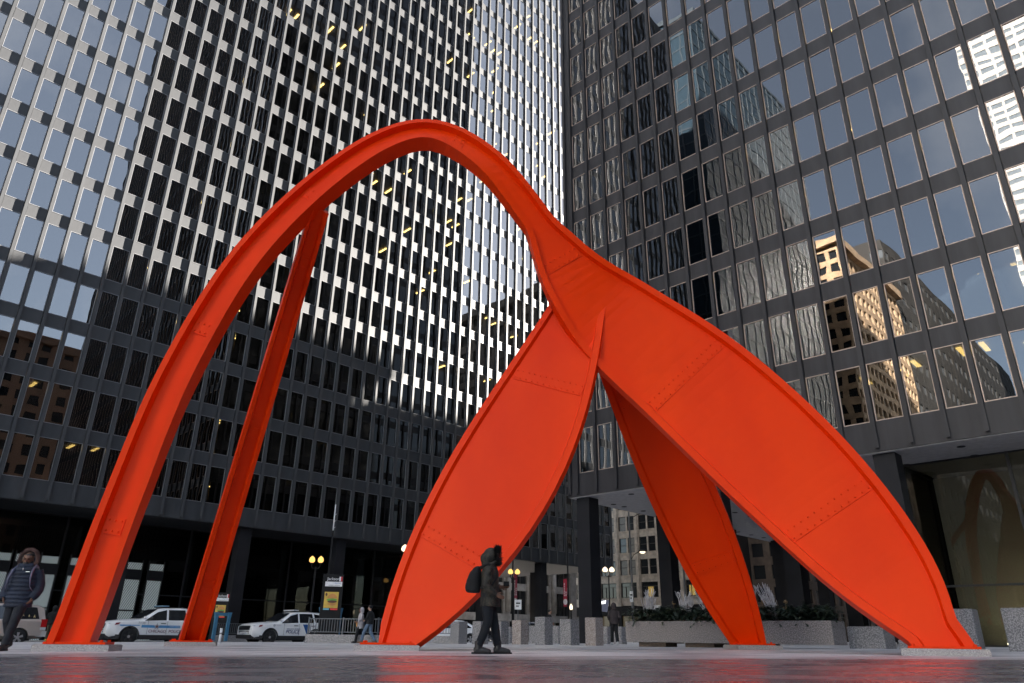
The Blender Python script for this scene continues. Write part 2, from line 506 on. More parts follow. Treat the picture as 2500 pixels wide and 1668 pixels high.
def shell(tw, x0, x1, y0, y1, z0, z1, steel, gmat, step):
    """the other three faces, plainer: bands of glass, spandrels and mullions"""
    sp, gl, mu = M(), M(), M()
    nf = int(round((z1 - z0) / FH))
    for k in range(nf):
        za = z0 + k * FH
        for (a, b, c, d) in ((x0, x0 + 0.05, y0 + 0.1, y1), (x1 - 0.05, x1, y0 + 0.1, y1), (x0 + 0.06, x1 - 0.06, y1 - 0.05, y1)):
            sp.box(a, b, c, d, za + WH, za + FH)
            e = 0.02
            gl.box(a + e, b - e, c + e, d - e, za + 0.01, za + WH - 0.01)
    y = y0 + 0.7
    while y < y1 - 0.3:
        mu.box(x0 - 0.16, x0 - 0.002, y, y + 0.19, z0 - 1.3, z1); mu.box(x1 + 0.002, x1 + 0.16, y, y + 0.19, z0 - 1.3, z1); y += step
    tag(sp.build('side_spandrels', steel, tw), kind='stuff'); tag(gl.build('side_glass', gmat, tw), kind='stuff')
    tag(mu.build('side_mullions', steel, tw), kind='stuff')
    r = M(); r.box(x0 - 0.1, x1 + 0.1, y0 - 0.1, y1 + 0.1, z1, z1 + 1.2); r.build('roof', steel, tw)
    f = M()
    f.box(x0 - 0.14, x0 - 0.003, y0 - 0.02, y1, z0 - 1.36, z0 - 0.01); f.box(x1 + 0.003, x1 + 0.14, y0 - 0.02, y1, z0 - 1.36, z0 - 0.01)
    f.box(x0, x1, y1 + 0.003, y1 + 0.14, z0 - 1.36, z0 - 0.01); f.build('side_fascia', steel, tw)

DKGL = pm('dark_side_glass', (0.02, 0.022, 0.025), 0.08, 0, 0, 1, spec=0.8)
shell(lt, -22 * ML - 0.35, 49 * ML - 0.05, 0.07, 33, ZL, topL, STEEL_L, DKGL, ML)
shell(rt, -12 * MR - 0.85, 34 * MR - 0.05, 0.07, 36, ZR, topR, STEEL_R, DKGL, MR)
# corner post at the tower's end
c = M(); c.box(-12 * MR - 0.86, -12 * MR - 0.26, -0.03, 0.06, ZR - 1.35, topR); c.box(-12 * MR - 0.80, -12 * MR - 0.60, -0.19, -0.034, ZR - 1.2, topR); c.build('corner_post', STEEL_R, rt)

# --- soffits, columns and lobbies
def soffit(tw, x0, x1, y0, y1, z, m, step, dl=True, skip=None):
    f = M(); f.box(x0, x1, y0, y1, z - 0.04, z - 0.002)
    f.build('soffit', m, tw)
    if dl:
        d = M(); R = 0.17; n = 12
        d.loft([[(R * cos(2 * pi * q / n), R * sin(2 * pi * q / n), 0.0) for q in range(n)][::-1], [(R * cos(2 * pi * q / n), R * sin(2 * pi * q / n), -0.02) for q in range(n)][::-1]], True, False)
        dm = d.mesh('downlight', BLACK)
        y = y0 + 1.1
        while y < y1:
            x = x0 + 0.8
            while x < x1 - 0.4:
                inst('downlight', dm, tw, (x, y, z - 0.041)); x += step
            y += 2.12
zsR = ZR - 1.352; zsL = ZL - 1.352
soffit(rt, -12 * MR - 0.83, 20.0, 0.065, 3.3, zsR, SOFFIT, 2.83)
soffit(rt, -12 * MR - 0.83, -0.35, 3.3, 35.8, zsR, SOFFIT, 4.24)
f = M(); f.box(0, 48, 3.5, 35.8, zsR - 0.04, zsR - 0.002); f.build('lobby_ceiling', pm('lobby_ceiling', (0.10, 0.10, 0.10), 0.6), rt)
SOFFIT_L = pm('dark_soffit_panel', (0.05, 0.05, 0.054), 0.6, spec=0.2)
soffit(lt, -22 * ML, 49 * ML - 0.1, 0.07, 32.8, zsL, SOFFIT_L, 2.84, False)
cm = M(); cm.box(-0.46, 0.46, -0.46, 0.46, -0.9, zsR - 0.045); cmesh = cm.mesh('column', pm('black_column', (0.016, 0.016, 0.019), 0.55, 0, 0.2, 0.8, spec=0.25))
for x in (-17.05, -8.53, -0.05, 8.44, 16.9, 25.4):
    for y in (0.75, 9.2, 17.7, 26.2, 34.6):
        if x > 0 and y > 1: continue
        inst('column', cmesh, rt, (x, y, 0))
cm = M(); cm.box(-0.46, 0.46, -0.46, 0.46, -0.9, zsL - 0.045); cmesh2 = cm.mesh('column', cmesh.materials[0])
for n in range(-3, 8):
    inst('column', cmesh2, lt, (n * 8.53 + 6.6, 0.8, 0))
for n in (5, 6, 7):
    for y in (9.3, 17.8, 26.3): inst('column', cmesh2, lt, (n * 8.53 + 6.6, y, 0))

def lobby(tw, segs, zt, zb, m, pane_mat, step, mid):
    """segs: list of ((x0,y0),(x1,y1)); each gets steel posts, a transom and panes"""
    for (a, b) in segs:
        a = Vector(a); b = Vector(b); L = (b - a).length; d = (b - a) / L; n = max(1, int(round(L / step)))
        ang = atan2(d.y, d.x); w = L / n
        post = M(); post.box(-0.06, 0.06, -0.09, 0.09, zb, zt); pmesh = post.mesh('lobby_post', m)
        g = M(); g.box(0.065, w - 0.065, -0.01, 0.01, zb + 0.12, mid - 0.045); g1 = g.mesh('lobby_pane', pane_mat)
        g = M(); g.box(0.065, w - 0.065, -0.01, 0.01, mid + 0.045, zt - 0.08); g2 = g.mesh('lobby_pane', pane_mat)
        for q in range(n + 1):
            p = a + d * (w * q)
            inst('lobby_post', pmesh, tw, (p.x, p.y, 0), (0, 0, ang))
            if q < n:
                inst('lobby_pane', g1, tw, (p.x, p.y, 0), (0, 0, ang)); inst('lobby_pane', g2, tw, (p.x, p.y, 0), (0, 0, ang))
        rl = M(); rl.box(0.07, L - 0.07, -0.05, 0.05, zb, zb + 0.12); rl.build('sill_rail', m, tw, (a.x, a.y, 0), (0, 0, ang))
        rl = M(); rl.box(0.07, L - 0.07, -0.05, 0.05, zt - 0.08, zt); rl.build('head_rail', m, tw, (a.x, a.y, 0), (0, 0, ang))
        tm = M(); tm.box(0.0, w - 0.13, -0.04, 0.04, mid - 0.045, mid + 0.045); tme = tm.mesh('transom', m)
        for q in range(n):
            p = a + d * (w * q + 0.065)
            inst('transom', tme, tw, (p.x, p.y, 0), (0, 0, ang))
LBS = pm('lobby_steel', (0.02, 0.02, 0.022), 0.5, spec=0.3)
lobby(rt, [((-0.25, 3.38), (46.4, 3.38)), ((-0.25, 35.5), (-0.25, 3.50))], zsR - 0.04, 0.14, LBS, GLASS_LOBBY, 4.24, 2.62)
lobby(lt, [((-31, 4.8), (43.2, 4.8)), ((43.2, 4.95), (43.2, 32))], zsL - 0.04, -0.3, LBS, GLASS_LOBBY, 4.27, 2.9)
f = M(); f.box(-0.1, 47.5, 3.5, 35.4, -0.2, 0.13); f.build('lobby_floor', pm('lobby_floor_granite', (0.10, 0.095, 0.09), 0.3), rt)
# granite core walls inside the lobbies
GW = pm('ochre_granite_wall', (0.38, 0.35, 0.26), 0.5, 0, 0.28, 38.0, 0.15, 60)
f = M(); f.box(-0.1, 11.2, 7.6, 16.0, 0.135, zsR - 0.06); f.build('core_wall', GW, rt)
f = M(); f.box(11.25, 40, 7.62, 16.0, 0.135, zsR - 0.06); f.build('core_wall', GW, rt)
f = M(); f.box(2.0, 44, 24, 24.4, 0.135, zsR - 0.06); f.build('back_wall', DARK_IN, rt)
f = M(); f.box(-30, 42.5, 13, 13.4, -0.35, zsL - 0.06); f.build('core_wall', DARK_IN, lt)
# added floor uplights, standing in for reflected sun on the right lobby's granite
wm_ = M(); wm_.box(-0.7, 0.7, -0.12, 0.12, 0, 0.05); wmesh = wm_.mesh('added_uplight', emit_mat('added_uplight_glow', (1.0, 0.86, 0.62), 3.6))
# left lobby doors, daylight painted as glow: frosted panes with a diagonal weave
def weave():
    m = bpy.data.materials.new('woven_screen_glass'); m.use_nodes = True
    nt = m.node_tree; b = nt.nodes['Principled BSDF']
    tc = nt.nodes.new('ShaderNodeTexCoord'); mp = nt.nodes.new('ShaderNodeMapping'); mp.inputs['Rotation'].default_value = (0, radians(38), 0)
    w = nt.nodes.new('ShaderNodeTexWave'); w.inputs['Scale'].default_value = 3.2; w.inputs['Distortion'].default_value = 0.0
    nt.links.new(tc.outputs['Object'], mp.inputs[0]); nt.links.new(mp.outputs[0], w.inputs['Vector'])
    r = nt.nodes.new('ShaderNodeValToRGB'); r.color_ramp.elements[0].position = 0.42; r.color_ramp.elements[1].position = 0.58
    r.color_ramp.elements[0].color = (0.01, 0.012, 0.012, 1); r.color_ramp.elements[1].color = (0.62, 0.70, 0.70, 1)
    nt.links.new(w.outputs['Fac'], r.inputs[0]); nt.links.new(r.outputs[0], b.inputs['Base Color'])
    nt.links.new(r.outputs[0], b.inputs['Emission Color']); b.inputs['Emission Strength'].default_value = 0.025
    b.inputs['Roughness'].default_value = 0.5
    return m
WEAVE = weave()
dr = M(); dr.box(0, 1.0, -0.02, 0.02, 0, 4.2); dmesh = dr.mesh('door', WEAVE)
df = M()
df.box(-0.08, -0.005, -0.06, 0.06, 0, 5.6); df.box(1.005, 1.08, -0.06, 0.06, 0, 5.6); df.box(-0.004, 1.004, -0.06, 0.06, 4.22, 4.9); df.box(-0.004, 1.004, -0.05, 0.05, 2.05, 2.16)
dfm = df.mesh('door_frame', LBS)
tr = M(); tr.box(0, 1.0, -0.02, 0.02, 4.92, 5.38); tmesh = tr.mesh('fanlight', WEAVE)
for x in (8.7, 10.0, 11.5, 13.3, 15.9, 17.05, 18.6):
    d = inst('door', dmesh, lt, (x, 4.5, -0.34)); inst('door_frame', dfm, d, (0, 0, 0)); inst('fanlight', tmesh, d, (0, 0, 0))
for x in (2.6, 4.8, 7.0, 9.2):
    inst('added_uplight', wmesh, rt, (x, 6.0, 0.31))
BLKT = pm('black_lettering', (0.01, 0.01, 0.01), 0.5)
text('lettering', 'T', 0.3, BLKT, lt, (12.1, 4.46, 3.45), (pi / 2, 0, 0))
text('lettering', 'TR', 0.3, BLKT, lt, (11.75, 4.46, 2.95), (pi / 2, 0, 0), space=1.3)

# ------------------------------------------------------------------ other buildings
def block(name, label, loc, rz, w, d, h, wall, glz, bay=3.0, fh=3.6, pier=0.9, band=1.4, base=5.0, cornice=0.0, bays_only=None, proud=0.25):
    """a plain masonry block: glass core, piers and spandrel bands standing proud of it; local x along front, y inward"""
    b = thing(name, label, 'building', (loc[0], loc[1], gz(max(-60, min(60, loc[0]))) - 0.15), rz)
    g = M(); g.box(proud, w - proud, proud, d - proud, 0, h - 0.3); g.build('glazing', glz, b)
    nb = max(1, int(round(w / bay))); nd = max(1, int(round(d / bay)))
    pr, bd = M(), M()
    for i in range(nb + 1):
        x = i * w / nb
        x0, x1 = max(0, x - pier / 2), min(w, x + pier / 2)
        pr.box(x0, x1, 0, proud + 0.05, 0, h); pr.box(x0, x1, d - proud - 0.05, d, 0, h)
    for i in range(1, nd):
        y = i * d / nd
        pr.box(0, proud + 0.05, y - pier / 2, y + pier / 2, 0, h); pr.box(w - proud - 0.05, w, y - pier / 2, y + pier / 2, 0, h)
    z = base
    e = 0.03
    while z < h - 0.5:
        zt = min(z + band, h - 0.02)
        bd.box(e, w - e, e, proud + 0.04, z, zt); bd.box(e, w - e, d - proud - 0.04, d - e, z, zt)
        bd.box(e, proud + 0.04, proud + 0.06, d - proud - 0.06, z, zt); bd.box(w - proud - 0.04, w - e, proud + 0.06, d - proud - 0.06, z, zt)
        z += fh
    tag(pr.build('piers', wall, b), kind='stuff'); tag(bd.build('spandrel_bands', wall, b), kind='stuff')
    r = M(); c = cornice
    r.box(-c, w + c, -c, d + c, h + 0.002, h + 0.9 + c); r.build('cornice' if c else 'parapet', wall, b)
    return b

TAN = pm('tan_terracotta', (0.42, 0.29, 0.18), 0.7, 0, 0.2, 0.6)
BROWN = pm('dark_brown_brick', (0.10, 0.075, 0.06), 0.8, 0, 0.2, 0.8)
WHITE_ST = pm('white_stone', (0.46, 0.445, 0.42), 0.7)
LIMEST = pm('soot_grey_limestone', (0.30, 0.29, 0.28), 0.75, 0, 0.2, 1.2)
BLUEGL = pm('blue_glass_skin', (0.03, 0.05, 0.07), 0.25, 0, 0, 1, spec=0.12)
GREYW = pm('grey_window_glass', (0.16, 0.19, 0.22), 0.15, 0, 0.1, 1, spec=0.6)
DKW = pm('dark_window_glass', (0.02, 0.022, 0.025), 0.1, 0, 0, 1, spec=0.6)
BLMET = pm('blue_grey_metal', (0.05, 0.065, 0.08), 0.4)

p = Lp(-104, 3); block('glass_tower', 'blue glass tower seen only mirrored in the middle windows of the graphite tower', p, AL, 54, 38, 132, BLMET, BLUEGL, 3.0, 4.0, 0.25, 0.35, 6, 0, proud=0.12)
p = Lp(-160, 1); block('stone_building', 'tan stone building with heavy cornice, mirrored in wavy windows of the graphite tower', p, AL, 46, 40, 98, TAN, DKW, 3.1, 3.7, 1.1, 1.5, 8, 1.5, proud=0.4)
p = Lp(-340, 2); block('brick_building', 'dark brown building with small grey windows, mirrored in the lowest right windows', p, AL, 176, 40, 121, pm('black_brown_cladding', (0.022, 0.02, 0.019), 0.7), pm('dull_grey_glass', (0.10, 0.115, 0.13), 0.3), 6.5, 7.5, 3.4, 4.6, 6, 0)
block('white_tower', 'white banded tower mirrored in the windows at the right edge', (-185, -234), radians(45.7), 70, 60, 235, WHITE_ST, GREYW, 5.0, 4.2, 0.8, 2.3, 6, 0)
p = Rp(76, -82); block('brick_building', 'brown brick block mirrored faintly in the low windows of the sunlit tower', p, AR, 46, 122, 57, pm('red_brown_brick', (0.20, 0.12, 0.08), 0.8), DKW, 3.4, 3.7, 1.5, 1.5, 6, 0.6)
p = Rp(-17.6, 57); block('brick_building', 'grey stone block behind the graphite tower, seen between its columns', p, AR, 62, 27.5, 60, LIMEST, DKW, 3.4, 3.7, 1.2, 1.4, 5, 0.8)
p = Rp(-17.6, 85); block('brick_building', 'lower brown block further down the street behind the graphite tower', p, AR, 62, 62, 56.5, BROWN, DKW, 3.4, 3.7, 1.2, 1.4, 5, 0.6)
p = Lp(122, 2); block('stone_building', 'brown stone block farther down the street past the terracotta corner', p, AL, 70, 20, 55, BROWN, DKW, 3.4, 3.7, 1.2, 1.4, 5, 0.6)
p = Lp(250, -70); block('stone_building', 'pale block closing the far end of the street', p, AL, 30, 130, 70, LIMEST, DKW, 3.4, 3.7, 1.2, 1.4, 5, 0.6)
p = Lp(52, 76); block('stone_building', 'grey block standing behind the sunlit tower, glimpsed under it', p, AL, 45, 20, 40, LIMEST, DKW, 3.4, 3.7, 1.2, 1.4, 5, 0.6)

# --- terracotta corner building seen under the graphite tower
TERRA = pm('cream_terracotta', (0.50, 0.43, 0.35), 0.6, 0, 0.22, 1.4)
def terracotta(loc, rz):
    W, D, H = 28.0, 20.0, 40.0
    b = thing('corner_building', 'cream terracotta building with paired sash windows, seen between black columns', 'building', (loc[0], loc[1], 0.1), rz)
    FHt = 3.8; z1 = 6.95
    nb = 6; bw = 4.35; pw = 0.95
    wl, led, ml_ = M(), M(), M()
    wl.box(-W, 0, 0.5, D, -0.4, H)                       # body set behind the front piers
    wl.build('wall', pm('inner_wall', (0.03, 0.03, 0.03), 0.7), b)
    pr, sp = M(), M()
    for i in range(nb + 2):
        x = -0.05 - i * bw
        pr.box(x - pw, x, 0.0, 0.5, 5.6, H)
        pr.box(x - pw * 0.72, x - pw * 0.28, -0.12, -0.003, 6.3, H)
        pr.box(x - pw - 0.1, x + 0.1, -0.16, -0.002, 5.6, 6.25)
    pm_ = pr.build('piers', TERRA, b)
    for k in range(0, 9):
        z = z1 + k * FHt
        for i in range(nb + 1):
            x1 = -0.05 - i * bw - pw; x0 = x1 - (bw - pw)
            sp.box(x0, x1, 0.10, 0.5, z - 1.25 if k else 5.7, z - 0.16)
            led.box(x0 + 0.01, x1 - 0.01, 0.0, 0.5, z - 0.158, z)
            if k: ml_.box((x0 + x1) / 2 - 0.16, (x0 + x1) / 2 + 0.16, 0.12, 0.5, z, z + FHt - 1.252)
    sp.build('spandrel', TERRA, b)['kind'] = 'stuff'; ml_.build('window_mullion', TERRA, b)['kind'] = 'stuff'; led.build('ledge', TERRA, b)
    c = M(); c.box(-W - 0.5, 0.6, -0.7, 0.5, H + 0.003, H + 1.6); c.build('cornice', TERRA, b)
    # windows
    ww = (bw - pw - 0.32) / 2; wh = FHt - 1.25
    fr = M(); t = 0.08
    fr.box(0, t, 0.22, 0.30, 0, wh); fr.box(ww - t, ww, 0.22, 0.30, 0, wh); fr.box(t, ww - t, 0.22, 0.30, 0, t); fr.box(t, ww - t, 0.22, 0.30, wh - t, wh); fr.box(t, ww - t, 0.2, 0.3, wh * .5 - .05, wh * .5 + .05)
    fme = fr.mesh('window', pm('dark_sash', (0.05, 0.045, 0.04), 0.5))
    pa = M(); pa.box(t, ww - t, 0.31, 0.33, t, wh - t)
    pmes = [pa.mesh('pane', DKW), pa.mesh('pane', pm('blind_behind_glass', (0.20, 0.19, 0.17), 0.3))]
    rnd = random.Random(3)
    for k in range(1, 6):
        for i in range(nb + 1):
            x1 = -0.05 - i * bw - pw; x0 = x1 - (bw - pw)
            for xx in (x0 + 0.002, x0 + ww + 0.318):
                w = inst('window', fme, b, (xx, 0, z1 + k * FHt + 0.002)); inst('pane', rnd.choice(pmes), w)
    # big first floor windows
    bwid = bw - pw
    fr = M(); t = 0.1; wh = FHt - 1.25
    fr.box(0, t, 0.22, 0.30, 0, wh); fr.box(bwid - t, bwid, 0.22, 0.30, 0, wh); fr.box(t, bwid - t, 0.22, 0.3, wh - 0.75, wh - 0.67); fr.box(t, bwid - t, 0.22, 0.3, 0, t); fr.box(t, bwid - t, .22, .3, wh - t, wh)
    for q in (0.28, 0.72): fr.box(bwid * q - 0.05, bwid * q + 0.05, 0.21, 0.3, t, wh - 0.76)
    fme = fr.mesh('window', pm('dark_sash', (0.05, 0.045, 0.04), 0.5))
    pa = M(); pa.box(t, bwid - t, 0.31, 0.33, t, wh - t); pme = pa.mesh('pane', DKW)
    cu = M()
    for q in range(12): cu.box(0.3 + q * 0.09, 0.37 + q * 0.09, 0.302, 0.308, 0.15, wh - 0.8)
    cme = cu.mesh('curtain', pm('lit_curtain', (0.5, 0.36, 0.12), 0.8, emit=(0.9, 0.6, 0.15, 0.03)))
    for i in range(nb + 1):
        x1 = -0.05 - i * bw - pw; x0 = x1 - bwid
        w = inst('window', fme, b, (x0 + 0.002, 0, z1 + 0.002)); inst('pane', pme, w)
        if i in (0, 1, 2): inst('curtain', cme, w, (0.9 if i != 0 else 0.2, 0, 0))
    # dark shopfronts
    s = M(); s.box(-W - 0.2, 0.2, -0.22, 0.46, 4.15, 5.55); s.build('shop_fascia', BLACK, b)
    s = M()
    for i in range(nb + 1): s.box(-0.05 - i * bw - 0.7, -0.05 - i * bw, -0.1, 0.45, -0.4, 4.1)
    s.build('shop_pier', BLACK, b)
    s = M(); s.box(-W, -0.1, 0.3, 0.34, 0.3, 4.0); s.build('shop_window', pm('lit_shop_glass', (0.05, 0.05, 0.05), 0.2, 0, 0, emit=(0.9, 0.7, 0.4, 0.006)), b)
    return b
terracotta((32.3, 122.0), AR)

# --- grey classical front glimpsed under the sunlit tower
def classical(loc, rz):
    W, D, H = 46.0, 9.0, 30.0
    b = thing('classical_building', 'grey classical building with pilasters, glimpsed under the sunlit tower', 'building', (loc[0], loc[1], 0), rz)
    g = M(); g.box(-W, 0, 0.45, D, 0, H); g.build('wall', DKW, b)
    pr = M(); bw = 5.1
    for i in range(10):
        x = -i * bw
        pr.box(x - 1.5, x, 0, 0.45, 3.6, 11.3)
        if i: pr.loft([[(x - 0.75 + 0.42 * cos(2 * pi * q / 12), -0.25 + 0.42 * sin(2 * pi * q / 12), z) for q in range(12)] for z in (3.9, 10.6)], True, True)
        if i: pr.box(x - 1.3, x - 0.2, -0.72, -0.003, 10.62, 11.2)
    pr.build('pilaster', LIMEST, b)
    sp = M()
    for z0, z1, y in ((2.6, 3.58, -0.35), (6.9, 7.9, 0.15), (11.32, 12.6, -0.85), (12.61, 15.0, -0.05), (19, 21, -0.02), (25, 30, -0.03)):
        sp.box(-W, 0.1 if y < 0.1 else -1.51, y, 0.44, z0, z1)
    sp.build('entablature', LIMEST, b)
    fr = M()
    for i in range(9):
        x1 = -i * bw - 1.52; x0 = x1 - bw + 1.54
        for za, zb in ((3.62, 6.88), (7.92, 11.3)):
            for q in (0.0, 0.33, 0.66, 1.0):
                xx = x0 + (x1 - x0) * q
                fr.box(max(x0, xx - 0.05), min(x1, xx + 0.05), 0.3, 0.44, za, zb)
    fr.build('window_frame', pm('bronze_sash', (0.05, 0.05, 0.05), 0.5), b)
    for i in range(10):
        s = M(); s.box(-i * bw - 1.4, -i * bw - 0.1, 0.0, 0.44, -0.3, 2.59); s.build('shop_pier', LIMEST, b)
    return b
classical((11.0, 123.5), AL)

# ------------------------------------------------------------------ the red steel sculpture (a plain arch on flat legs)
def red_steel():
    m = pm('red_orange_paint', (0.80, 0.035, 0.0008), 0.36, 0, 0.12, 0.45, 0.05, 1.2, spec=0.10, col2=(0.93, 0.054, 0.001), lo=0.3, hi=0.7, detail=8, stretch=(1, 1, 0.35))
    return m
RED = red_steel()
sc = thing('steel_sculpture', 'huge red-orange painted steel arch on broad flat legs in the middle of the plaza', 'sculpture', (0, 0, 0))

def up_ray(px, py, y):
    a, b = px - 1250, py - 834
    X = cos(RO) * a + sin(RO) * b; Y = -sin(RO) * a + cos(RO) * b
    u = -Y / F; d = Vector((X / F, cos(TH) - u * sin(TH), sin(TH) + u * cos(TH)))
    return Vector((0, 0, CH)) + d * (y / d.y)

def crom(pts, n):
    P = [Vector(p) for p in pts]; P = [P[0] * 2 - P[1]] + P + [P[-1] * 2 - P[-2]]
    out = []
    for i in range(1, len(P) - 2):
        for k in range(n):
            t = k / n
            out.append(0.5 * ((2 * P[i]) + (P[i + 1] - P[i - 1]) * t + (2 * P[i - 1] - 5 * P[i] + 4 * P[i + 1] - P[i + 2]) * t * t + (-P[i - 1] + 3 * P[i] - 3 * P[i + 1] + P[i + 2]) * t ** 3))
    out.append(P[-2]); return out

SEAMS = []
def ribbon(path, widths, thick, face, name):
    """a rectangular welded section swept along a path; face = direction its broad side looks towards"""
    me = M(); rings = []
    n = len(path)
    for i, p in enumerate(path):
        t = (path[min(i + 1, n - 1)] - path[max(i - 1, 0)]).normalized()
        f = face[i] if isinstance(face, list) else face
        f = (f - t * f.dot(t)).normalized()
        w = t.cross(f).normalized()
        s = i / (n - 1)
        wd = widths(s); th = thick(s); b = min(0.03, th * 0.2)
        q = [(-wd, -th), (wd, -th), (wd, th), (-wd, th)]
        pts = []
        fl = min(0.16, wd * 0.35); rc = min(th * 0.75, 0.16)      # a channel section: raised edges, recessed web on both faces
        for (a, c) in ((-wd, th), (-wd, -th), (-wd + fl, -th), (-wd + fl + .04, -th + rc), (wd - fl - .04, -th + rc), (wd - fl, -th), (wd, -th), (wd, th), (wd - fl, th), (wd - fl - .04, th - rc), (-wd + fl + .04, th - rc), (-wd + fl, th)):
            pts.append(p + w * a + f * c)
        rings.append(pts)
    me.loft(rings, True, False)
    o = me.build(name, RED, sc, fix=True)
    SEAMS.append((path, widths, thick, face, name))
    return o, path

FEET = {'A': (-7.62, 13.95), 'B': (-9.0, 22.3), 'C': (-2.45, 16.0), 'D': (6.35, 20.3), 'E': (7.45, 13.35)}
# one continuous arch, foot A to foot E
arch = crom([(-7.95, 13.7, -0.9), (-7.73, 13.90, 0.09), (-7.47, 14.15, 2.51), (-7.06, 14.40, 5.20), (-6.22, 14.70, 7.99), (-4.96, 15.00, 10.21), (-3.43, 15.20, 11.85), (-2.11, 15.40, 12.40), (-0.71, 15.70, 11.76), (0.49, 16.10, 10.41), (1.55, 16.40, 8.82), (2.67, 16.5, 7.62), (4.4, 16.10, 5.85), (5.96, 15.20, 3.62), (6.95, 14.25, 1.72), (7.40, 13.5, 0.45), (7.62, 13.1, -0.5)], 7)
def wA(s):
    return 0.33 + 0.12 * s + (0.98 * sin(pi * min(1, (s - 0.575) / 0.36)) ** 0.9 if 0.575 < s < 0.935 else 0.0)
ribbon(arch, wA, lambda s: 0.27 - 0.13 * s, [Vector((0.35 - 0.9 * (i / 112), -1, 0.25)) for i in range(len(arch))], 'arch')
def leg(a, b, w0, w1, th, face, bow=0.0, belly=0.0):
    a, b = Vector(a), Vector(b)
    path = [a.lerp(b, k / 20) + Vector((bow * sin(pi * k / 20), 0, 0)) for k in range(21)]
    return ribbon(path, lambda s: w0 + (w1 - w0) * s + belly * max(0.0, sin(pi * s ** 1.35)) ** 0.75, lambda s: th, face, 'leg')
leg((-9.3, 22.8, -0.5), (-4.75, 15.1, 9.9), 0.34, 0.22, 0.2, Vector((0.5, -1, 0.1)))
leg((1.9, 16.85, 8.7), (-2.52, 15.99, -0.16), 0.62, 0.12, 0.12, Vector((-0.3, -1, 0.15)), 0.40, 1.0)
leg((2.3, 17.3, 8.4), (6.65, 20.55, -0.5), 0.6, 0.16, 0.12, Vector((-0.5, -1, 0.1)), 0.0, 0.5)

GRAN_B = granite('pale_granite_block', (0.25, 0.22, 0.21), (0.62, 0.58, 0.56), 0.6, 90)
for key, w, lab in (('A', 0.56, 'granite block under the far left foot of the red arch'), ('B', 0.62, 'granite block under the slim rear left leg of the red sculpture'),
                    ('C', 0.60, 'granite block under the broad red leg behind the man in camouflage'), ('D', 0.56, 'granite block under the rear red leg in front of the planter'),
                    ('E', 0.60, 'granite block under the right end of the red arch')):
    x, y = FEET[key]
    me = M(); h = 0.11
    ang = {'A': 0.2, 'B': 0.3, 'C': 0.1, 'D': 0.2, 'E': -0.5}[key]
    me.box(-w - 0.05, w + 0.05, -0.42, 0.42, -0.2, h - 0.012); me.box(-w - 0.035, w + 0.035, -0.405, 0.405, h - 0.011, h)
    o = me.build('granite_block', GRAN_B, None, (x, y, gz(x)), (0, 0, ang))
    tag(o, lab, 'stone block', 'granite blocks under the red sculpture')
    bp = M(); bp.box(-w + 0.06, w - 0.06, -0.28, 0.28, h + 0.002, h + 0.04)
    bp.build('base_plate', RED, sc, (x, y, gz(x)), (0, 0, ang))
    if 1:
        bo = M(); bo.loft([[(0.03 * cos(2 * pi * q / 6), 0.03 * sin(2 * pi * q / 6), z) for q in range(6)] for z in (h + 0.041, h + 0.075)], True, False)
        bme = bo.mesh('bolt', RED)
        for sx in (-1, 1):
            for sy in (-1, 1):
                cx, cyy = sx * (w - 0.14), sy * 0.22
                inst('bolt', bme, sc, (x + cx * cos(ang) - cyy * sin(ang), y + cx * sin(ang) + cyy * cos(ang), gz(x)), (0, 0, ang))

# bolted cover plates over the welded joints of the arch and legs
BOLT = M(); BOLT.ball((0, 0, 0), 0.022, 6, 3); BOLTM = BOLT.mesh('bolt', RED)
def seam(a, fdir, t, wd, th, name='joint_plate'):
    f = (fdir - t * fdir.dot(t)).normalized(); w = t.cross(f).normalized()
    rc = min(th * .75, .16); fl = min(.16, wd * .35)
    k = M(); y = -th + rc; q = wd - fl - .06
    pts = [a + w * sx + t * sz - f * 0 for sx in (-q, q) for sz in (-.16, .16)]
    c = [a + w * sx + t * sz + f * (-(th - rc)) for sx, sz in ((-q, -.16), (q, -.16), (q, .16), (-q, .16))]
    k.loft([c, [p - f * .018 for p in c]], True, False)
    k2 = M(); c = [a + w * sx + t * sz + f * (th - rc) for sx, sz in ((-q, -.16), (q, -.16), (q, .16), (-q, .16))]
    k.loft([c, [p + f * .018 for p in c]], True, False)
    k.build(name, RED, sc, fix=True)['kind'] = 'stuff'
    n = max(2, int(2 * q / .16))
    for i in range(n + 1):
        for sz in (-.1, .1):
            for sg in (-1, 1):
                p = a + w * (-q + .05 + (2 * q - .1) * i / n) + t * sz + f * sg * (th - rc + .02); inst('bolt', BOLTM, sc, p)

for path, widths, thick, face, nm in SEAMS:
    n = len(path); L = 0.0; nxt = 3.0 if nm == 'arch' else 2.6
    for i in range(1, n - 1):
        L += (path[i] - path[i - 1]).length
        if L > nxt and path[i].z > 1.0:
            nxt = L + 4.2; s = i / (n - 1)
            seam(path[i], face[i] if isinstance(face, list) else face, (path[i + 1] - path[i - 1]).normalized(), widths(s), thick(s))

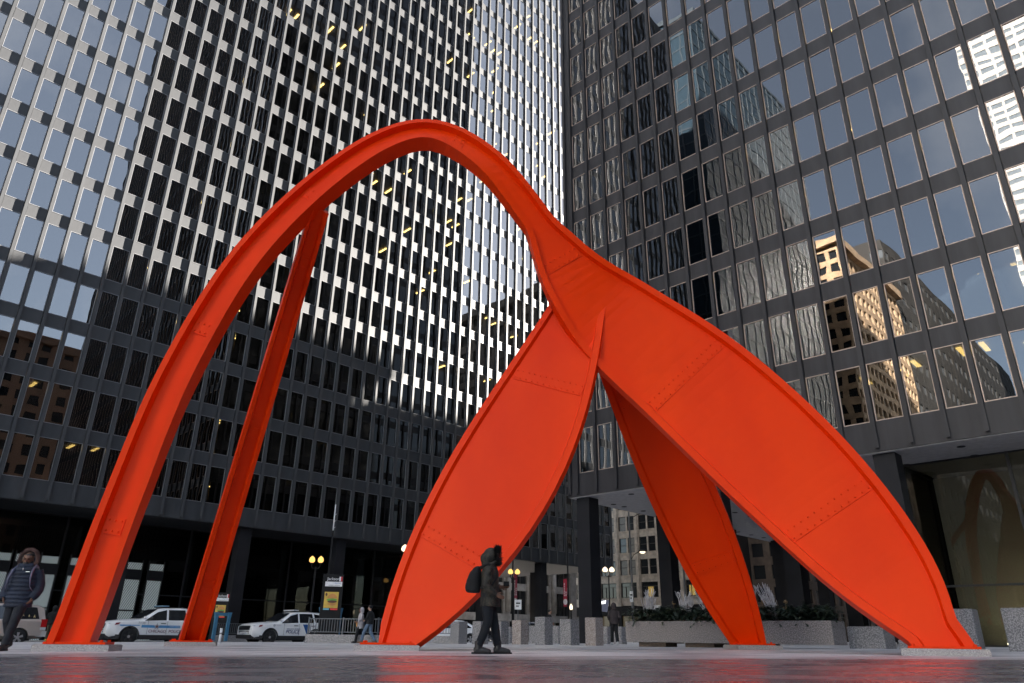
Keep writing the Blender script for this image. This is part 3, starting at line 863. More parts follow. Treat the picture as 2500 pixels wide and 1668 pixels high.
# ------------------------------------------------------------------ granite bollards and blocks
def bollard_mesh(w, h, name='bollard'):
    me = M(); b = 0.018
    me.prism([(-w, -w + b), (-w + b, -w), (w - b, -w), (w, -w + b), (w, w - b), (w - b, w), (-w + b, w), (-w, w - b)], -0.15, h - b)
    me.prism([(-w + b, -w + b), (w - b, -w + b), (w - b, w - b), (-w + b, w - b)], h - b + 0.001, h)
    return me
def bollard(px, d, w, h, label, m=GRAN, rz=AR + 0.02, dy=0):
    x = gx(px, d)
    o = bollard_mesh(w, h).build('bollard', m, None, (x, d, gz(x)), (0, 0, rz))
    tag(o, label, 'bollard', 'granite bollards on the plaza')
    return o
for px, d, w, h, lab, mm in (
    (146, 33.5, 0.20, 0.80, 'grey granite bollard half hidden behind the red arch, left side of its foot', GRAN),
    (224, 33.2, 0.20, 0.80, 'grey granite bollard between the red arch foot and the first police car', GRAN),
    (1119, 35.0, 0.28, 0.94, 'granite bollard just left of the man in camouflage, at the railing end', GRAN),
    (1172, 34.6, 0.26, 0.94, 'granite bollard seen between the legs of the man in camouflage', GRAN),
    (1222, 34.2, 0.26, 0.94, 'granite bollard just right of the man in camouflage', GRAN),
    (1270, 33.4, 0.26, 0.97, 'granite bollard tinted tan for reflected sun, right of the man in camouflage', GRAN_SUN),
    (1328, 32.4, 0.27, 1.08, 'taller granite bollard with a dark cap, in front of a person', GRAN),
    (1391, 31.4, 0.29, 0.97, 'granite bollard with a warm stain, left of the black corner column', GRAN),
    (1452, 30.0, 0.255, 1.0, 'granite bollard coloured pale for reflected sun, in front of the black corner column', GRAN_SUN),
    (1243, 40.0, 0.24, 0.80, 'small far granite bollard behind the tan one', GRAN),
    (1307, 40.0, 0.24, 0.85, 'small far granite bollard left of the dark capped one', GRAN),
    (1362, 40.0, 0.24, 0.85, 'small far granite bollard right of the dark capped one', GRAN),
    (1481, 38.0, 0.24, 0.80, 'small far granite bollard left of the person in a dark coat', GRAN),
    (1515, 38.0, 0.24, 0.80, 'small far granite bollard right of the person in a dark coat', GRAN),
    (2370, 19.8, 0.31, 0.99, 'large grey granite bollard by the lobby glass, right of the red arch end', GRAN),
    (2512, 19.0, 0.31, 0.99, 'granite bollard cut by the right edge of the picture', GRAN)):
    bollard(px, d, w, h, lab, mm)
CAPX = gx(1328, 32.4)
cp = bollard_mesh(0.25, 0.0); 
def low_block(px, d, w, dd, h, lab, rz=AR, m=GRAN):
    x = gx(px, d); me = M(); b = 0.02
    me.box(-w, w, -dd, dd, -0.12, h - b); me.box(-w + b, w - b, -dd + b, dd - b, h - b + 0.001, h)
    tag(me.build('stone_bench', m, None, (x, d, gz(x)), (0, 0, rz)), lab, 'stone block')
low_block(2134, 23.6, 0.52, 0.45, 0.62, 'squat grey granite block right of the planter, behind the red arch')
low_block(2240, 22.0, 0.35, 0.30, 0.26, 'low granite block under the edge of the red arch')

# ------------------------------------------------------------------ planter
pc = thing('planter', 'long granite planter box on low feet, filled with evergreen boughs', 'planter', (0, 0, 0), 0)
PW, PD, PH0, PH1 = 5.62, 1.3, 0.13, 0.78
a0 = Vector((gx(1530, 26.5), 26.5)); a1 = Vector((gx(2040, 22.2), 22.2))
pang = atan2((a1 - a0).y, (a1 - a0).x); PW = (a1 - a0).length
pz = gz((a0.x + a1.x) / 2)
pc.location = (a0.x, a0.y, pz); pc.rotation_euler = (0, 0, pang)
def rim(x0, x1, y0, y1, z0, z1, t):
    me = M()
    o = [(x0, y0), (x1, y0), (x1, y1), (x0, y1)]; i = [(x0 + t, y0 + t), (x1 - t, y0 + t), (x1 - t, y1 - t), (x0 + t, y1 - t)]
    for k in range(4):
        l = (k + 1) % 4
        me.quad((*o[k], z0), (*o[l], z0), (*o[l], z1), (*o[k], z1))
        me.quad((*i[l], z0), (*i[k], z0), (*i[k], z1), (*i[l], z1))
        me.quad((*o[k], z1), (*o[l], z1), (*i[l], z1), (*i[k], z1))
    me.quad((*o[0], z0), (*o[3], z0), (*o[2], z0), (*o[1], z0))
    return me
rim(0, PW, 0, PD, PH0, PH1, 0.12).build('box', granite('planter_granite', (0.17, 0.15, 0.14), (0.42, 0.38, 0.36)), pc)
s = M(); s.box(0.13, PW - 0.13, 0.13, PD - 0.13, 0.5, 0.70); s.build('soil', pm('dark_soil', (0.03, 0.025, 0.02), 0.9), pc)
fm = M(); fm.box(-0.5, 0.5, -0.4, 0.4, -0.1, PH0 - 0.002); fme = fm.mesh('foot', pm('brown_granite_foot', (0.16, 0.12, 0.09), 0.7, 0, .3, 20))
for x in (0.9, 2.6, 4.4): inst('foot', fme, pc, (min(x, PW - 0.7), 0.55, 0))
ca, sa = cos(pang), sin(pang)
def pl(x, y, z): return (a0.x + x * ca - y * sa, a0.y + x * sa + y * ca, pz + z)
# evergreen boughs: short curved twigs with needles
rnd = random.Random(11)
NEED = pm('fir_needles', (0.018, 0.034, 0.020), 0.6, 0, 0.5, 3.0)
NEED2 = pm('cedar_needles', (0.030, 0.042, 0.018), 0.6, 0, 0.5, 3.0)
def boughs(name, n, m, y0, y1, ln):
    me = M()
    for q in range(n):
        bx = rnd.uniform(0.1, PW - 0.1); by = rnd.uniform(y0, y1)
        base = Vector((bx, by, 0.72 + rnd.uniform(0, 0.42)))
        th = rnd.uniform(-pi, pi); up = rnd.uniform(-0.25, 0.9)
        if by < 0.3: th = rnd.uniform(-pi, 0)
        d = Vector((cos(th) * 0.8, sin(th) * 0.7, up)).normalized(); L = rnd.uniform(0.5, 1.0) * ln
        P = base
        seg = 6
        for k in range(seg):
            nx = P + d * (L / seg)
            d = (d + Vector((0, 0, -0.16))).normalized()
            side = d.cross(Vector((0, 0, 1))).normalized(); upv = side.cross(d)
            for j in range(3):
                c = P.lerp(nx, j / 3)
                for sgn in (-1, 1):
                    tip = c + (side * sgn * rnd.uniform(0.6, 1) + d * 0.7 + upv * rnd.uniform(-0.35, 0.35)) * (0.085 * (1 - 0.08 * k))
                    w = d * 0.014
                    me.poly([c - w, c + w, tip])
            P = nx
    o = me.build(name, m, None, (a0.x, a0.y, pz), (0, 0, pang))
    return tag(o, kind='stuff')
boughs('evergreen_boughs', 1500, NEED, 0.12, 1.1, 0.42)['label'] = 'dark fir boughs heaped along the granite planter'
boughs('cedar_boughs', 420, NEED2, 0.05, 1.0, 0.5)['label'] = 'lighter cedar sprays spilling over the planter rim'
hy = M()
for q in range(26):
    bx = rnd.gauss(4.1, 0.35) if q < 18 else rnd.uniform(0.8, PW - 0.4); c = (bx, rnd.uniform(0.4, 0.9), rnd.uniform(1.15, 1.4))
    for k in range(14):
        u = Vector((rnd.gauss(0, 1), rnd.gauss(0, 1), rnd.gauss(0, 1))).normalized() * 0.06
        p = Vector(c) + u; a = u.orthogonal().normalized() * 0.03; b2 = u.cross(a).normalized() * 0.03
        hy.quad(p - a, p - b2, p + a, p + b2)
    hy.tube([(c[0], c[1], 0.7), c], 0.006, 4)
o = hy.build('dried_flowers', pm('dried_hydrangea', (0.30, 0.20, 0.10), 0.8, 0, 0.3, 9), None, (a0.x, a0.y, pz), (0, 0, pang)); tag(o, kind='stuff'); o['label'] = 'tan dried flower heads among the planter boughs'
WHB = pm('white_painted_branch', (0.62, 0.60, 0.60), 0.6, 0, 0.15, 6)
for (x, y, h, lean, lab) in ((0.62, 0.5, 1.0, 0.10, 'bundle of white branches at the left end of the planter'), (2.05, 0.55, 0.9, 0.0, 'bundle of white branches left of the rear red leg'),
                             (2.95, 0.5, 0.9, -0.25, 'bundle of white branches partly hidden by the rear red leg'), (4.15, 0.6, 0.95, 0.05, 'bundle of white branches in the planter right of the rear red leg'),
                             (5.05, 0.5, 1.05, -0.35, 'bundle of white branches leaning at the right end of the planter')):
    t = thing('branch_bundle', lab, 'branches', pl(x, y, 0.78), pang, 'white branch bundles in the planter')
    for q in range(26):
        th = rnd.uniform(0, 2 * pi); sp = rnd.uniform(0.05, 0.36); hh = h * rnd.uniform(0.72, 1.1)
        p0 = Vector((cos(th) * 0.05, sin(th) * 0.05, 0)); pts = [p0]
        end = Vector((cos(th) * sp + lean * hh, sin(th) * sp * 0.7, hh))
        for k in range(1, 6):
            s_ = k / 5
            pts.append(p0.lerp(end, s_) + Vector((rnd.gauss(0, 0.014), rnd.gauss(0, 0.014), 0)))
        b = M(); b.tube(pts, [0.016 * (1 - 0.12 * k) for k in range(6)], 5)
        for k in (2, 3, 4):
            if rnd.random() < .7:
                e = pts[k] + Vector((rnd.uniform(-.12, .12), rnd.uniform(-.08, .08), rnd.uniform(.1, .22)))
                b.tube([pts[k], pts[k].lerp(e, .5) + Vector((0.01, 0, 0)), e], [0.010, 0.008, 0.006], 4)
        b.build('branch', WHB, t)

# ------------------------------------------------------------------ railings, subway frames, signs
RAILM = pm('dark_grey_rail', (0.10, 0.11, 0.12), 0.5)
BLUE = pm('blue_painted_frame', (0.07, 0.22, 0.36), 0.45, 0, 0.1, 2)
def railing(p0, p1, h, label, kerb_h=0.36, step=0.14):
    p0 = Vector(p0); p1 = Vector(p1); L = (p1 - p0).length; an = atan2((p1 - p0).y, (p1 - p0).x)
    z = gz((p0.x + p1.x) / 2)
    t = thing('railing', label, 'railing', (p0.x, p0.y, z), an)
    k = M(); k.box(0, L, -0.16, 0.16, -0.14, kerb_h); k.build('granite_kerb', GRAN, t)
    r = M(); r.box(0, L, -0.025, 0.025, kerb_h + h - 0.045, kerb_h + h); r.build('top_rail', RAILM, t)
    r = M(); r.box(0, L, -0.018, 0.018, kerb_h + 0.09, kerb_h + 0.125); r.build('bottom_rail', RAILM, t)
    b = M(); b.box(-0.012, 0.012, -0.012, 0.012, kerb_h + 0.126, kerb_h + h - 0.046); bm_ = b.mesh('baluster', RAILM)
    p = M(); p.box(-0.03, 0.03, -0.03, 0.03, kerb_h + 0.001, kerb_h + h + 0.05); pm_ = p.mesh('post', RAILM)
    n = max(1, int(L / step)); np_ = max(1, int(round(L / 1.9)))
    for i in range(np_ + 1): inst('post', pm_, t, (0.03 + (L - 0.06) * i / np_, 0, 0))
    for i in range(1, n):
        x = L * i / n
        if min(abs(x - (0.03 + (L - 0.06) * j / np_)) for j in range(np_ + 1)) > 0.06: inst('baluster', bm_, t, (x, 0, 0))
    return t
railing((gx(748, 37.5), 37.5), (gx(1102, 35.6), 35.6), 0.72, 'dark railing on a granite kerb around the near subway stairs, beside the walking couple')
railing((gx(520, 51.5), 51.5), (gx(612, 53.5), 53.5), 0.75, 'dark railing around the far subway stairs, left of the second police car')
def subway_frame(px0, px1, d, h, label):
    x0, x1 = gx(px0, d), gx(px1, d + 0.6); z = gz(x0)
    t = thing('subway_frame', label, 'gateway', (x0, d, z), atan2(0.6, x1 - x0)); L = sqrt((x1 - x0) ** 2 + 0.36)
    p = M(); p.loft([[(-0.09 - 0.06 * (zz > h - .01), -0.09, zz), (0.09, -0.09, zz), (0.09, 0.09, zz), (-0.09 - .06 * (zz > h - .01), 0.09, zz)] for zz in (0, h * 0.8, h)], True, False)
    pmm = p.mesh('post', BLUE); inst('post', pmm, t, (0, 0, 0)); inst('post', pmm, t, (L, 0, 0), (0, 0, pi))
    b = M(); b.box(0.1, L - 0.1, -0.06, 0.06, h - 0.22, h - 0.03); b.build('beam', BLUE, t)
    return t
subway_frame(779, 822, 38.0, 1.62, 'blue steel frame over the near subway stairs, in front of the second police car')
subway_frame(520, 551, 50.5, 1.75, 'blue steel frame post of the far subway stairs, behind the white post')

AD_Y = pm('poster_yellow', (0.50, 0.33, 0.05), 0.5, emit=(0.9, 0.6, 0.12, 0.006))
def sign_totem(px, d, label, full=True):
    x = gx(px, d); z = gz(x)
    t = thing('sign_totem', label, 'sign', (x, d, z), 0.12)
    p = M(); p.box(-0.5, 0.5, 0.03, 0.16, 0, 3.15); p.build('panel', BLACK, t)
    a = M(); a.box(-0.34, 0.34, -0.01, 0.026, 1.58, 2.32); a.build('poster', AD_Y, t)
    def disc(cx, cz, rx, rz_, y0, y1, m, nm, n=18, half=None):
        me = M(); ang = [2 * pi * q / n for q in range(n)] if half is None else [half[0] + (half[1] - half[0]) * q / (n - 1) for q in range(n)]
        me.loft([[(cx + rx * cos(q), y0, cz + rz_ * sin(q)) for q in ang], [(cx + rx * cos(q), y1, cz + rz_ * sin(q)) for q in ang]], True, False); me.build(nm, m, t, fix=True)
    BUN = pm('bun_brown', (0.45, 0.20, 0.05), 0.5); LET = pm('lettuce_green', (0.12, 0.30, 0.04), 0.5); PAT = pm('patty_brown', (0.10, 0.035, 0.02), 0.6)
    disc(0.05, 2.02, 0.23, 0.22, -0.020, -0.012, BUN, 'printed_bun', 14, (0, pi))
    disc(0.04, 1.95, 0.26, 0.07, -0.024, -0.0205, LET, 'printed_lettuce')
    disc(0.06, 1.87, 0.23, 0.06, -0.028, -0.0245, PAT, 'printed_patty')
    disc(0.06, 1.80, 0.22, 0.12, -0.020, -0.012, BUN, 'printed_bun', 14, (pi, 2 * pi))
    disc(-0.25, 2.2, 0.05, 0.075, -0.02, -0.012, PAT, 'printed_emblem')
    s = M(); s.box(-0.34, -0.06, -0.012, 0.026, 1.49, 1.56); s.build('blue_strip', pm('strip_blue', (0.1, 0.3, 0.4), 0.5, emit=(.2, .5, .6, .02)), t)
    s = M(); s.box(0.0, 0.34, -0.012, 0.026, 1.49, 1.56); s.build('red_strip', pm('strip_red', (0.5, 0.03, 0.03), 0.5, emit=(.8, .05, .05, .02)), t)
    WH = pm('sign_white', (0.75, 0.75, 0.75), 0.5)
    s = M(); s.box(-0.36, 0.46, -0.012, 0.026, 2.58, 2.80); s.build('route_strip', WH, t)
    text('lettering', 'Jackson', 0.2, WH, t, (-0.28, -0.0, 2.87), (pi / 2, 0, 0))
    text('lettering', 'Blue Line', 0.075, pm('sign_blue_print', (0.05, 0.15, 0.4), 0.5), t, (0.1, -0.014, 2.71), (pi / 2, 0, 0))
    text('lettering', 'Subway to the Loop', 0.07, BLACK, t, (-0.2, -0.014, 2.61), (pi / 2, 0, 0))
    s = M(); s.box(0.30, 0.37, 0.0, 0.026, 2.82, 3.04); s.build('flag_stripe', WH, t)
    s = M(); s.box(0.375, 0.45, 0.0, 0.026, 2.82, 3.04); s.build('flag_stripe', pm('flag_red', (0.5, 0.02, 0.03), 0.5), t)
    return t
sign_totem(798, 37.6, 'black station totem with Jackson sign and burger poster, behind the near blue frame')
sign_totem(527, 54.0, 'farther black station totem half hidden by the slim red leg')

dp = thing('delineator_post', 'white plastic lane post with grey bands beside the slim red leg', 'post', (gx(536, 30.6), 30.6, gz(gx(536, 30.6))))
WP = pm('white_plastic', (0.8, 0.8, 0.8), 0.4)
m_ = M(); m_.tube([(0, 0, 0), (0, 0, 0.5)], 0.05, 12); m_.tube([(0, 0, 0.501), (0, 0, 0.56)], 0.052, 12); m_.build('post', WP, dp)
m_ = M(); m_.tube([(0, 0, 0.34), (0, 0, 0.40)], 0.0515, 12); m_.build('band', pm('grey_band', (0.2, 0.2, 0.2), 0.5), dp)

GLOBE = emit_mat('lit_globe', (1.0, 0.78, 0.52), 0.20)
GLOBE_Y = emit_mat('lit_amber_globe', (1.0, 0.55, 0.16), 0.15)
def twin_lamp(px, d, h, label, gm=GLOBE, two=True, r=0.2, rz=0.0):
    x = gx(px, d); z = gz(x)
    t = thing('street_lamp', label, 'street lamp', (x, d, z), rz, 'globe street lamps')
    p = M(); p.tube([(0, 0, -0.1), (0, 0, 0.25), (0, 0, 0.9), (0, 0, h - 0.65)], [0.17, 0.15, 0.085, 0.055], 10); p.build('pole', BLACK, t)
    offs = (-0.32, 0.32) if two else (0.0,)
    for q in offs:
        a = M(); a.tube([(0, 0, h - 0.75), (q * 0.7, 0, h - 0.78), (q, 0, h - 0.62), (q, 0, h - 0.45)] if two else [(0, 0, h - 0.7), (0, 0, h - .45)], 0.035, 8)
        a.tube([(q, 0, h - 0.46), (q, 0, h - 0.36)], [0.06, 0.11], 10); a.build('arm', BLACK, t)
        g = M(); g.rings([(q, 0, h - 0.36, 0.09, 0.09), (q, 0, h - 0.28, r * .9, r * .9), (q, 0, h - 0.16, r, r), (q, 0, h - 0.02, r * .8, r * .8), (q, 0, h + 0.07, r * .35, r * .35), (q, 0, h + 0.12, 0.03, 0.03)], 12)
        g.build('globe', gm, t)
twin_lamp(985, 52, 6.15, 'twin globe street lamp left of the broad red leg', r=0.24)
twin_lamp(751, 56, 5.75, 'twin amber lamp glowing in front of the dark lobby', GLOBE_Y, r=0.22)
twin_lamp(1492, 72, 6.5, 'twin globe lamp between the black columns under the graphite tower', r=0.26)
twin_lamp(1396, 66, 2.9, 'single globe lamp beside the bright red street banner', two=False, r=0.14)
twin_lamp(1253, 70, 6.1, 'amber twin lamp at the top of the darker banner', GLOBE_Y, r=0.24)

def cobra(px, d, h, arms, label, lit=True):
    x = gx(px, d); z = gz(x)
    t = thing('street_light', label, 'street light', (x, d, z))
    p = M(); p.tube([(0, 0, -0.1), (0, 0, 1), (0, 0, h)], [0.14, 0.11, 0.07], 10); p.build('pole', pm('grey_pole', (0.10, 0.10, 0.10), 0.5), t)
    for (ax, az) in arms:
        a = M(); a.tube([(0, 0, az - 0.75), (ax * 0.35, 0, az - 0.3), (ax, 0, az)], 0.03, 6); a.build('arm', BLACK, t)
        hd = M(); hd.rings([(ax + 0.25 * (1 if ax > 0 else -1), 0, az - 0.02, .34, .14), (ax + 0.25 * (1 if ax > 0 else -1), 0, az + .09, .25, .1), (ax + .2 * (1 if ax > 0 else -1), 0, az + .13, .08, .05)], 10); hd.build('lamp_head', BLACK, t)
        if lit:
            b = M(); b.ball((ax + .25 * (1 if ax > 0 else -1), 0, az - .06), .2, 10, 6, (1.2, .7, .7)); b.build('lamp', GLOBE, t)
    return t
cobra(1550, 62, 10.2, ((2.1, 10.3), (0.75, 7.0)), 'tall grey street light with two lit arms behind the planter')
cobra(1682, 66, 7.6, ((-1.0, 7.6),), 'unlit street light arm behind the second black column', False)
def banner(px, d, z0, z1, w, label, side, dim=1.0):
    x = gx(px, d); z = gz(x)
    t = thing('street_banner', label, 'banner', (x, d, z), 0.0)
    p = M(); p.tube([(0, 0, -0.1), (0, 0, 8.2)], 0.07, 8); p.build('pole', BLACK, t)
    b = M(); b.box(side * 0.1 if side > 0 else -w - 0.1, w + 0.1 if side > 0 else -0.1, -0.01, 0.01, z0, z1); b.build('cloth', pm('crimson_cloth', (0.33 * dim, 0.008, 0.03), 0.7), t)
    r = M()
    for zz in (z0 - .03, z1 + .03): r.tube([(0, 0, zz), (side * (w + 0.12), 0, zz)], 0.02, 6)
    r.build('bracket', BLACK, t)
    WH = pm('banner_white', (0.6 * dim, 0.55 * dim, 0.55 * dim), 0.6)
    cx = side * (0.1 + w / 2)
    e = M(); e.loft([[(cx + .19 * cos(2 * pi * q / 16), y, z0 + .4 + .26 * sin(2 * pi * q / 16)) for q in range(16)] for y in (-0.012, -0.018)], True, False); e.build('emblem', WH, t, fix=True)
    l = M(); r_ = random.Random(4)
    for row in (-0.07, 0.07):
        zz = z0 + 0.9
        while zz < z1 - (0.5 if row < 0 else 1.2):
            hh = r_.uniform(0.08, 0.2); l.box(cx + row - 0.04, cx + row + 0.04, -0.016, -0.011, zz, zz + hh); zz += hh + 0.05
    o_ = l.build('lettering', WH, t); o_['kind'] = 'stuff'
    return t
banner(1389, 70, 2.95, 5.35, 0.33, 'bright crimson street banner with white lettering, left of the black corner column', -1)
banner(1250, 72, 3.1, 5.9, 0.33, 'darker crimson banner with white lettering, right of the man in camouflage', 1, 0.55)
def plate(px, d, z0, w, h, label, txt=None, col=(0.7, 0.7, 0.7)):
    x = gx(px, d); z = gz(x)
    t = thing('traffic_sign', label, 'sign', (x, d, z))
    p = M(); p.tube([(0, 0.03, -0.1), (0, 0.03, z0 + h)], 0.025, 6); p.build('post', RAILM, t)
    b = M(); b.box(-w / 2, w / 2, -0.012, 0.0, z0, z0 + h); b.build('plate', pm('sign_plate', col, 0.4), t)
    k = M(); k.box(-w * .3, w * .3, -0.018, -0.0125, z0 + h * .58, z0 + h * .72); k.box(-w * .3, w * .12, -0.018, -0.0125, z0 + h * .3, z0 + h * .4); k.build('print', BLACK, t)['kind'] = 'stuff'
plate(1264, 52, 2.05, 0.46, 0.62, 'small white parking sign above the tan bollard')
plate(1547, 56, 2.75, 0.26, 0.75, 'narrow white sign on a pole behind the white branches')
plate(1610, 58, 1.9, 0.5, 0.72, 'square white sign in front of the second black column')
# projecting shop sign under the far building
x = gx(1476, 95)
t = thing('shop_sign', 'slanted blue-grey shop sign with lit white lettering, beside the black corner column', 'sign', (x, 95, gz(x)), 0.1)
p = M(); p.loft([[(-0.75, y, 4.75), (0.75, y, 4.7), (0.45, y, 3.3), (-0.75, y, 3.45)] for y in (-0.08, 0.08)], True, False); p.build('panel', pm('blue_grey_sign', (0.09, 0.10, 0.14), 0.5, emit=(.3, .32, .45, .02)), t, fix=True)
l = M()
for q in range(5): l.loft([[(-0.72 + q * .21, y, 4.12 + q * .04), (-.58 + q * .21, y, 4.13 + q * .04), (-.52 + q * .21, y, 4.5 + q * .04), (-.66 + q * .21, y, 4.48 + q * .04)] for y in (-.10, -.085)], True, False)
l.build('lettering', emit_mat('lit_white_letters', (1, 1, 1), .22), t, fix=True)['kind'] = 'stuff'
b = M(); b.box(-.3, .3, .09, 1.2, 4.0, 4.1); b.build('bracket', BLACK, t)
# thin white pole tip against the dark fascia
x = gx(785, 46)
t = thing('flag_pole', 'thin pale pole standing in front of the dark fascia above the station totem', 'pole', (x, 46, gz(x)))
p = M(); p.tube([(0, 0, -.1), (0, 0, 6.4)], [0.05, 0.045], 8); p.build('lower_pole', BLACK, t)
p = M(); p.tube([(0, 0, 6.401), (0, 0, 8.0)], [0.045, 0.03], 8); p.build('upper_pole', WP, t)
for q in (6.5, 6.9, 7.3): 
    k = M(); k.tube([(0, 0, q), (0.12, 0, q + 0.12)], 0.012, 5); k.build('spike', WP, t)
# lobby furniture and notices
t = thing('table', 'steel-legged table inside the right lobby behind the glass', 'table', (0, 0, 0)); p = Rp(3.6, 5.2); t.location = (p[0], p[1], gz(p[0]) + 0.002); t.rotation_euler = (0, 0, AR)
k = M(); k.box(-1.3, 1.3, -0.4, 0.4, 0.72, 0.76); k.build('tabletop', pm('grey_laminate', (0.3, 0.31, 0.31), 0.4), t)
lg = M(); lg.tube([(0, 0, 0), (0, 0, 0.718)], 0.025, 8); lgm = lg.mesh('leg', pm('chrome', (0.6, 0.6, 0.6), 0.2, 0.9, 0))
for sx in (-1.2, 1.2):
    for sy in (-.33, .33): inst('leg', lgm, t, (sx, sy, 0))
for q, lab in ((1.15, 'white notice taped inside the lobby glass, left one'), (2.75, 'white notice taped inside the lobby glass at the right edge')):
    p = Rp(q + 2.8 if q < 2 else q + 1.75, 3.36); k = M(); k.box(-.16, .16, -.005, 0, 1.05, 1.75); o = k.build('notice', pm('white_paper', (0.75, 0.75, 0.75), 0.7), None, (p[0], p[1], 0.2), (0, 0, AR))
    tag(o, lab, 'notice')
    e = M(); e.box(-.05, .05, -.009, -.0055, 1.52, 1.62); e.build('emblem', pm('navy_print', (0.03, 0.06, 0.2), 0.6), o)

# ------------------------------------------------------------------ vehicles
def along(px, inw):
    lo, hi = -40.0, 140.0
    for _ in range(50):
        m = (lo + hi) / 2; P = Lp(m, inw)
        if 1239.8 + F * P[0] / (0.9247 * P[1] - 0.1) < px: lo = m
        else: hi = m
    return lo
TYRE = pm('tyre_rubber', (0.015, 0.015, 0.016), 0.8)
ALLOY = pm('alloy_wheel', (0.55, 0.55, 0.56), 0.3, 0.8, 0.05)
BLKWH = pm('black_steel_wheel', (0.02, 0.02, 0.022), 0.4)
BPLAS = pm('black_bumper_plastic', (0.018, 0.018, 0.02), 0.6)
LAMPG = pm('headlight_lens', (0.62, 0.64, 0.66), 0.1, 0.2, 0.1, 20)
RLAMP = pm('red_lamp_lens', (0.40, 0.01, 0.012), 0.15)
WPAINT = pm('white_car_paint', (0.80, 0.80, 0.80), 0.25, 0, 0.02, 1, coat=0.5)
CHROME = pm('chrome_trim', (0.7, 0.7, 0.7), 0.15, 0.9, 0)
SEATM = pm('car_interior', (0.03, 0.03, 0.032), 0.8)

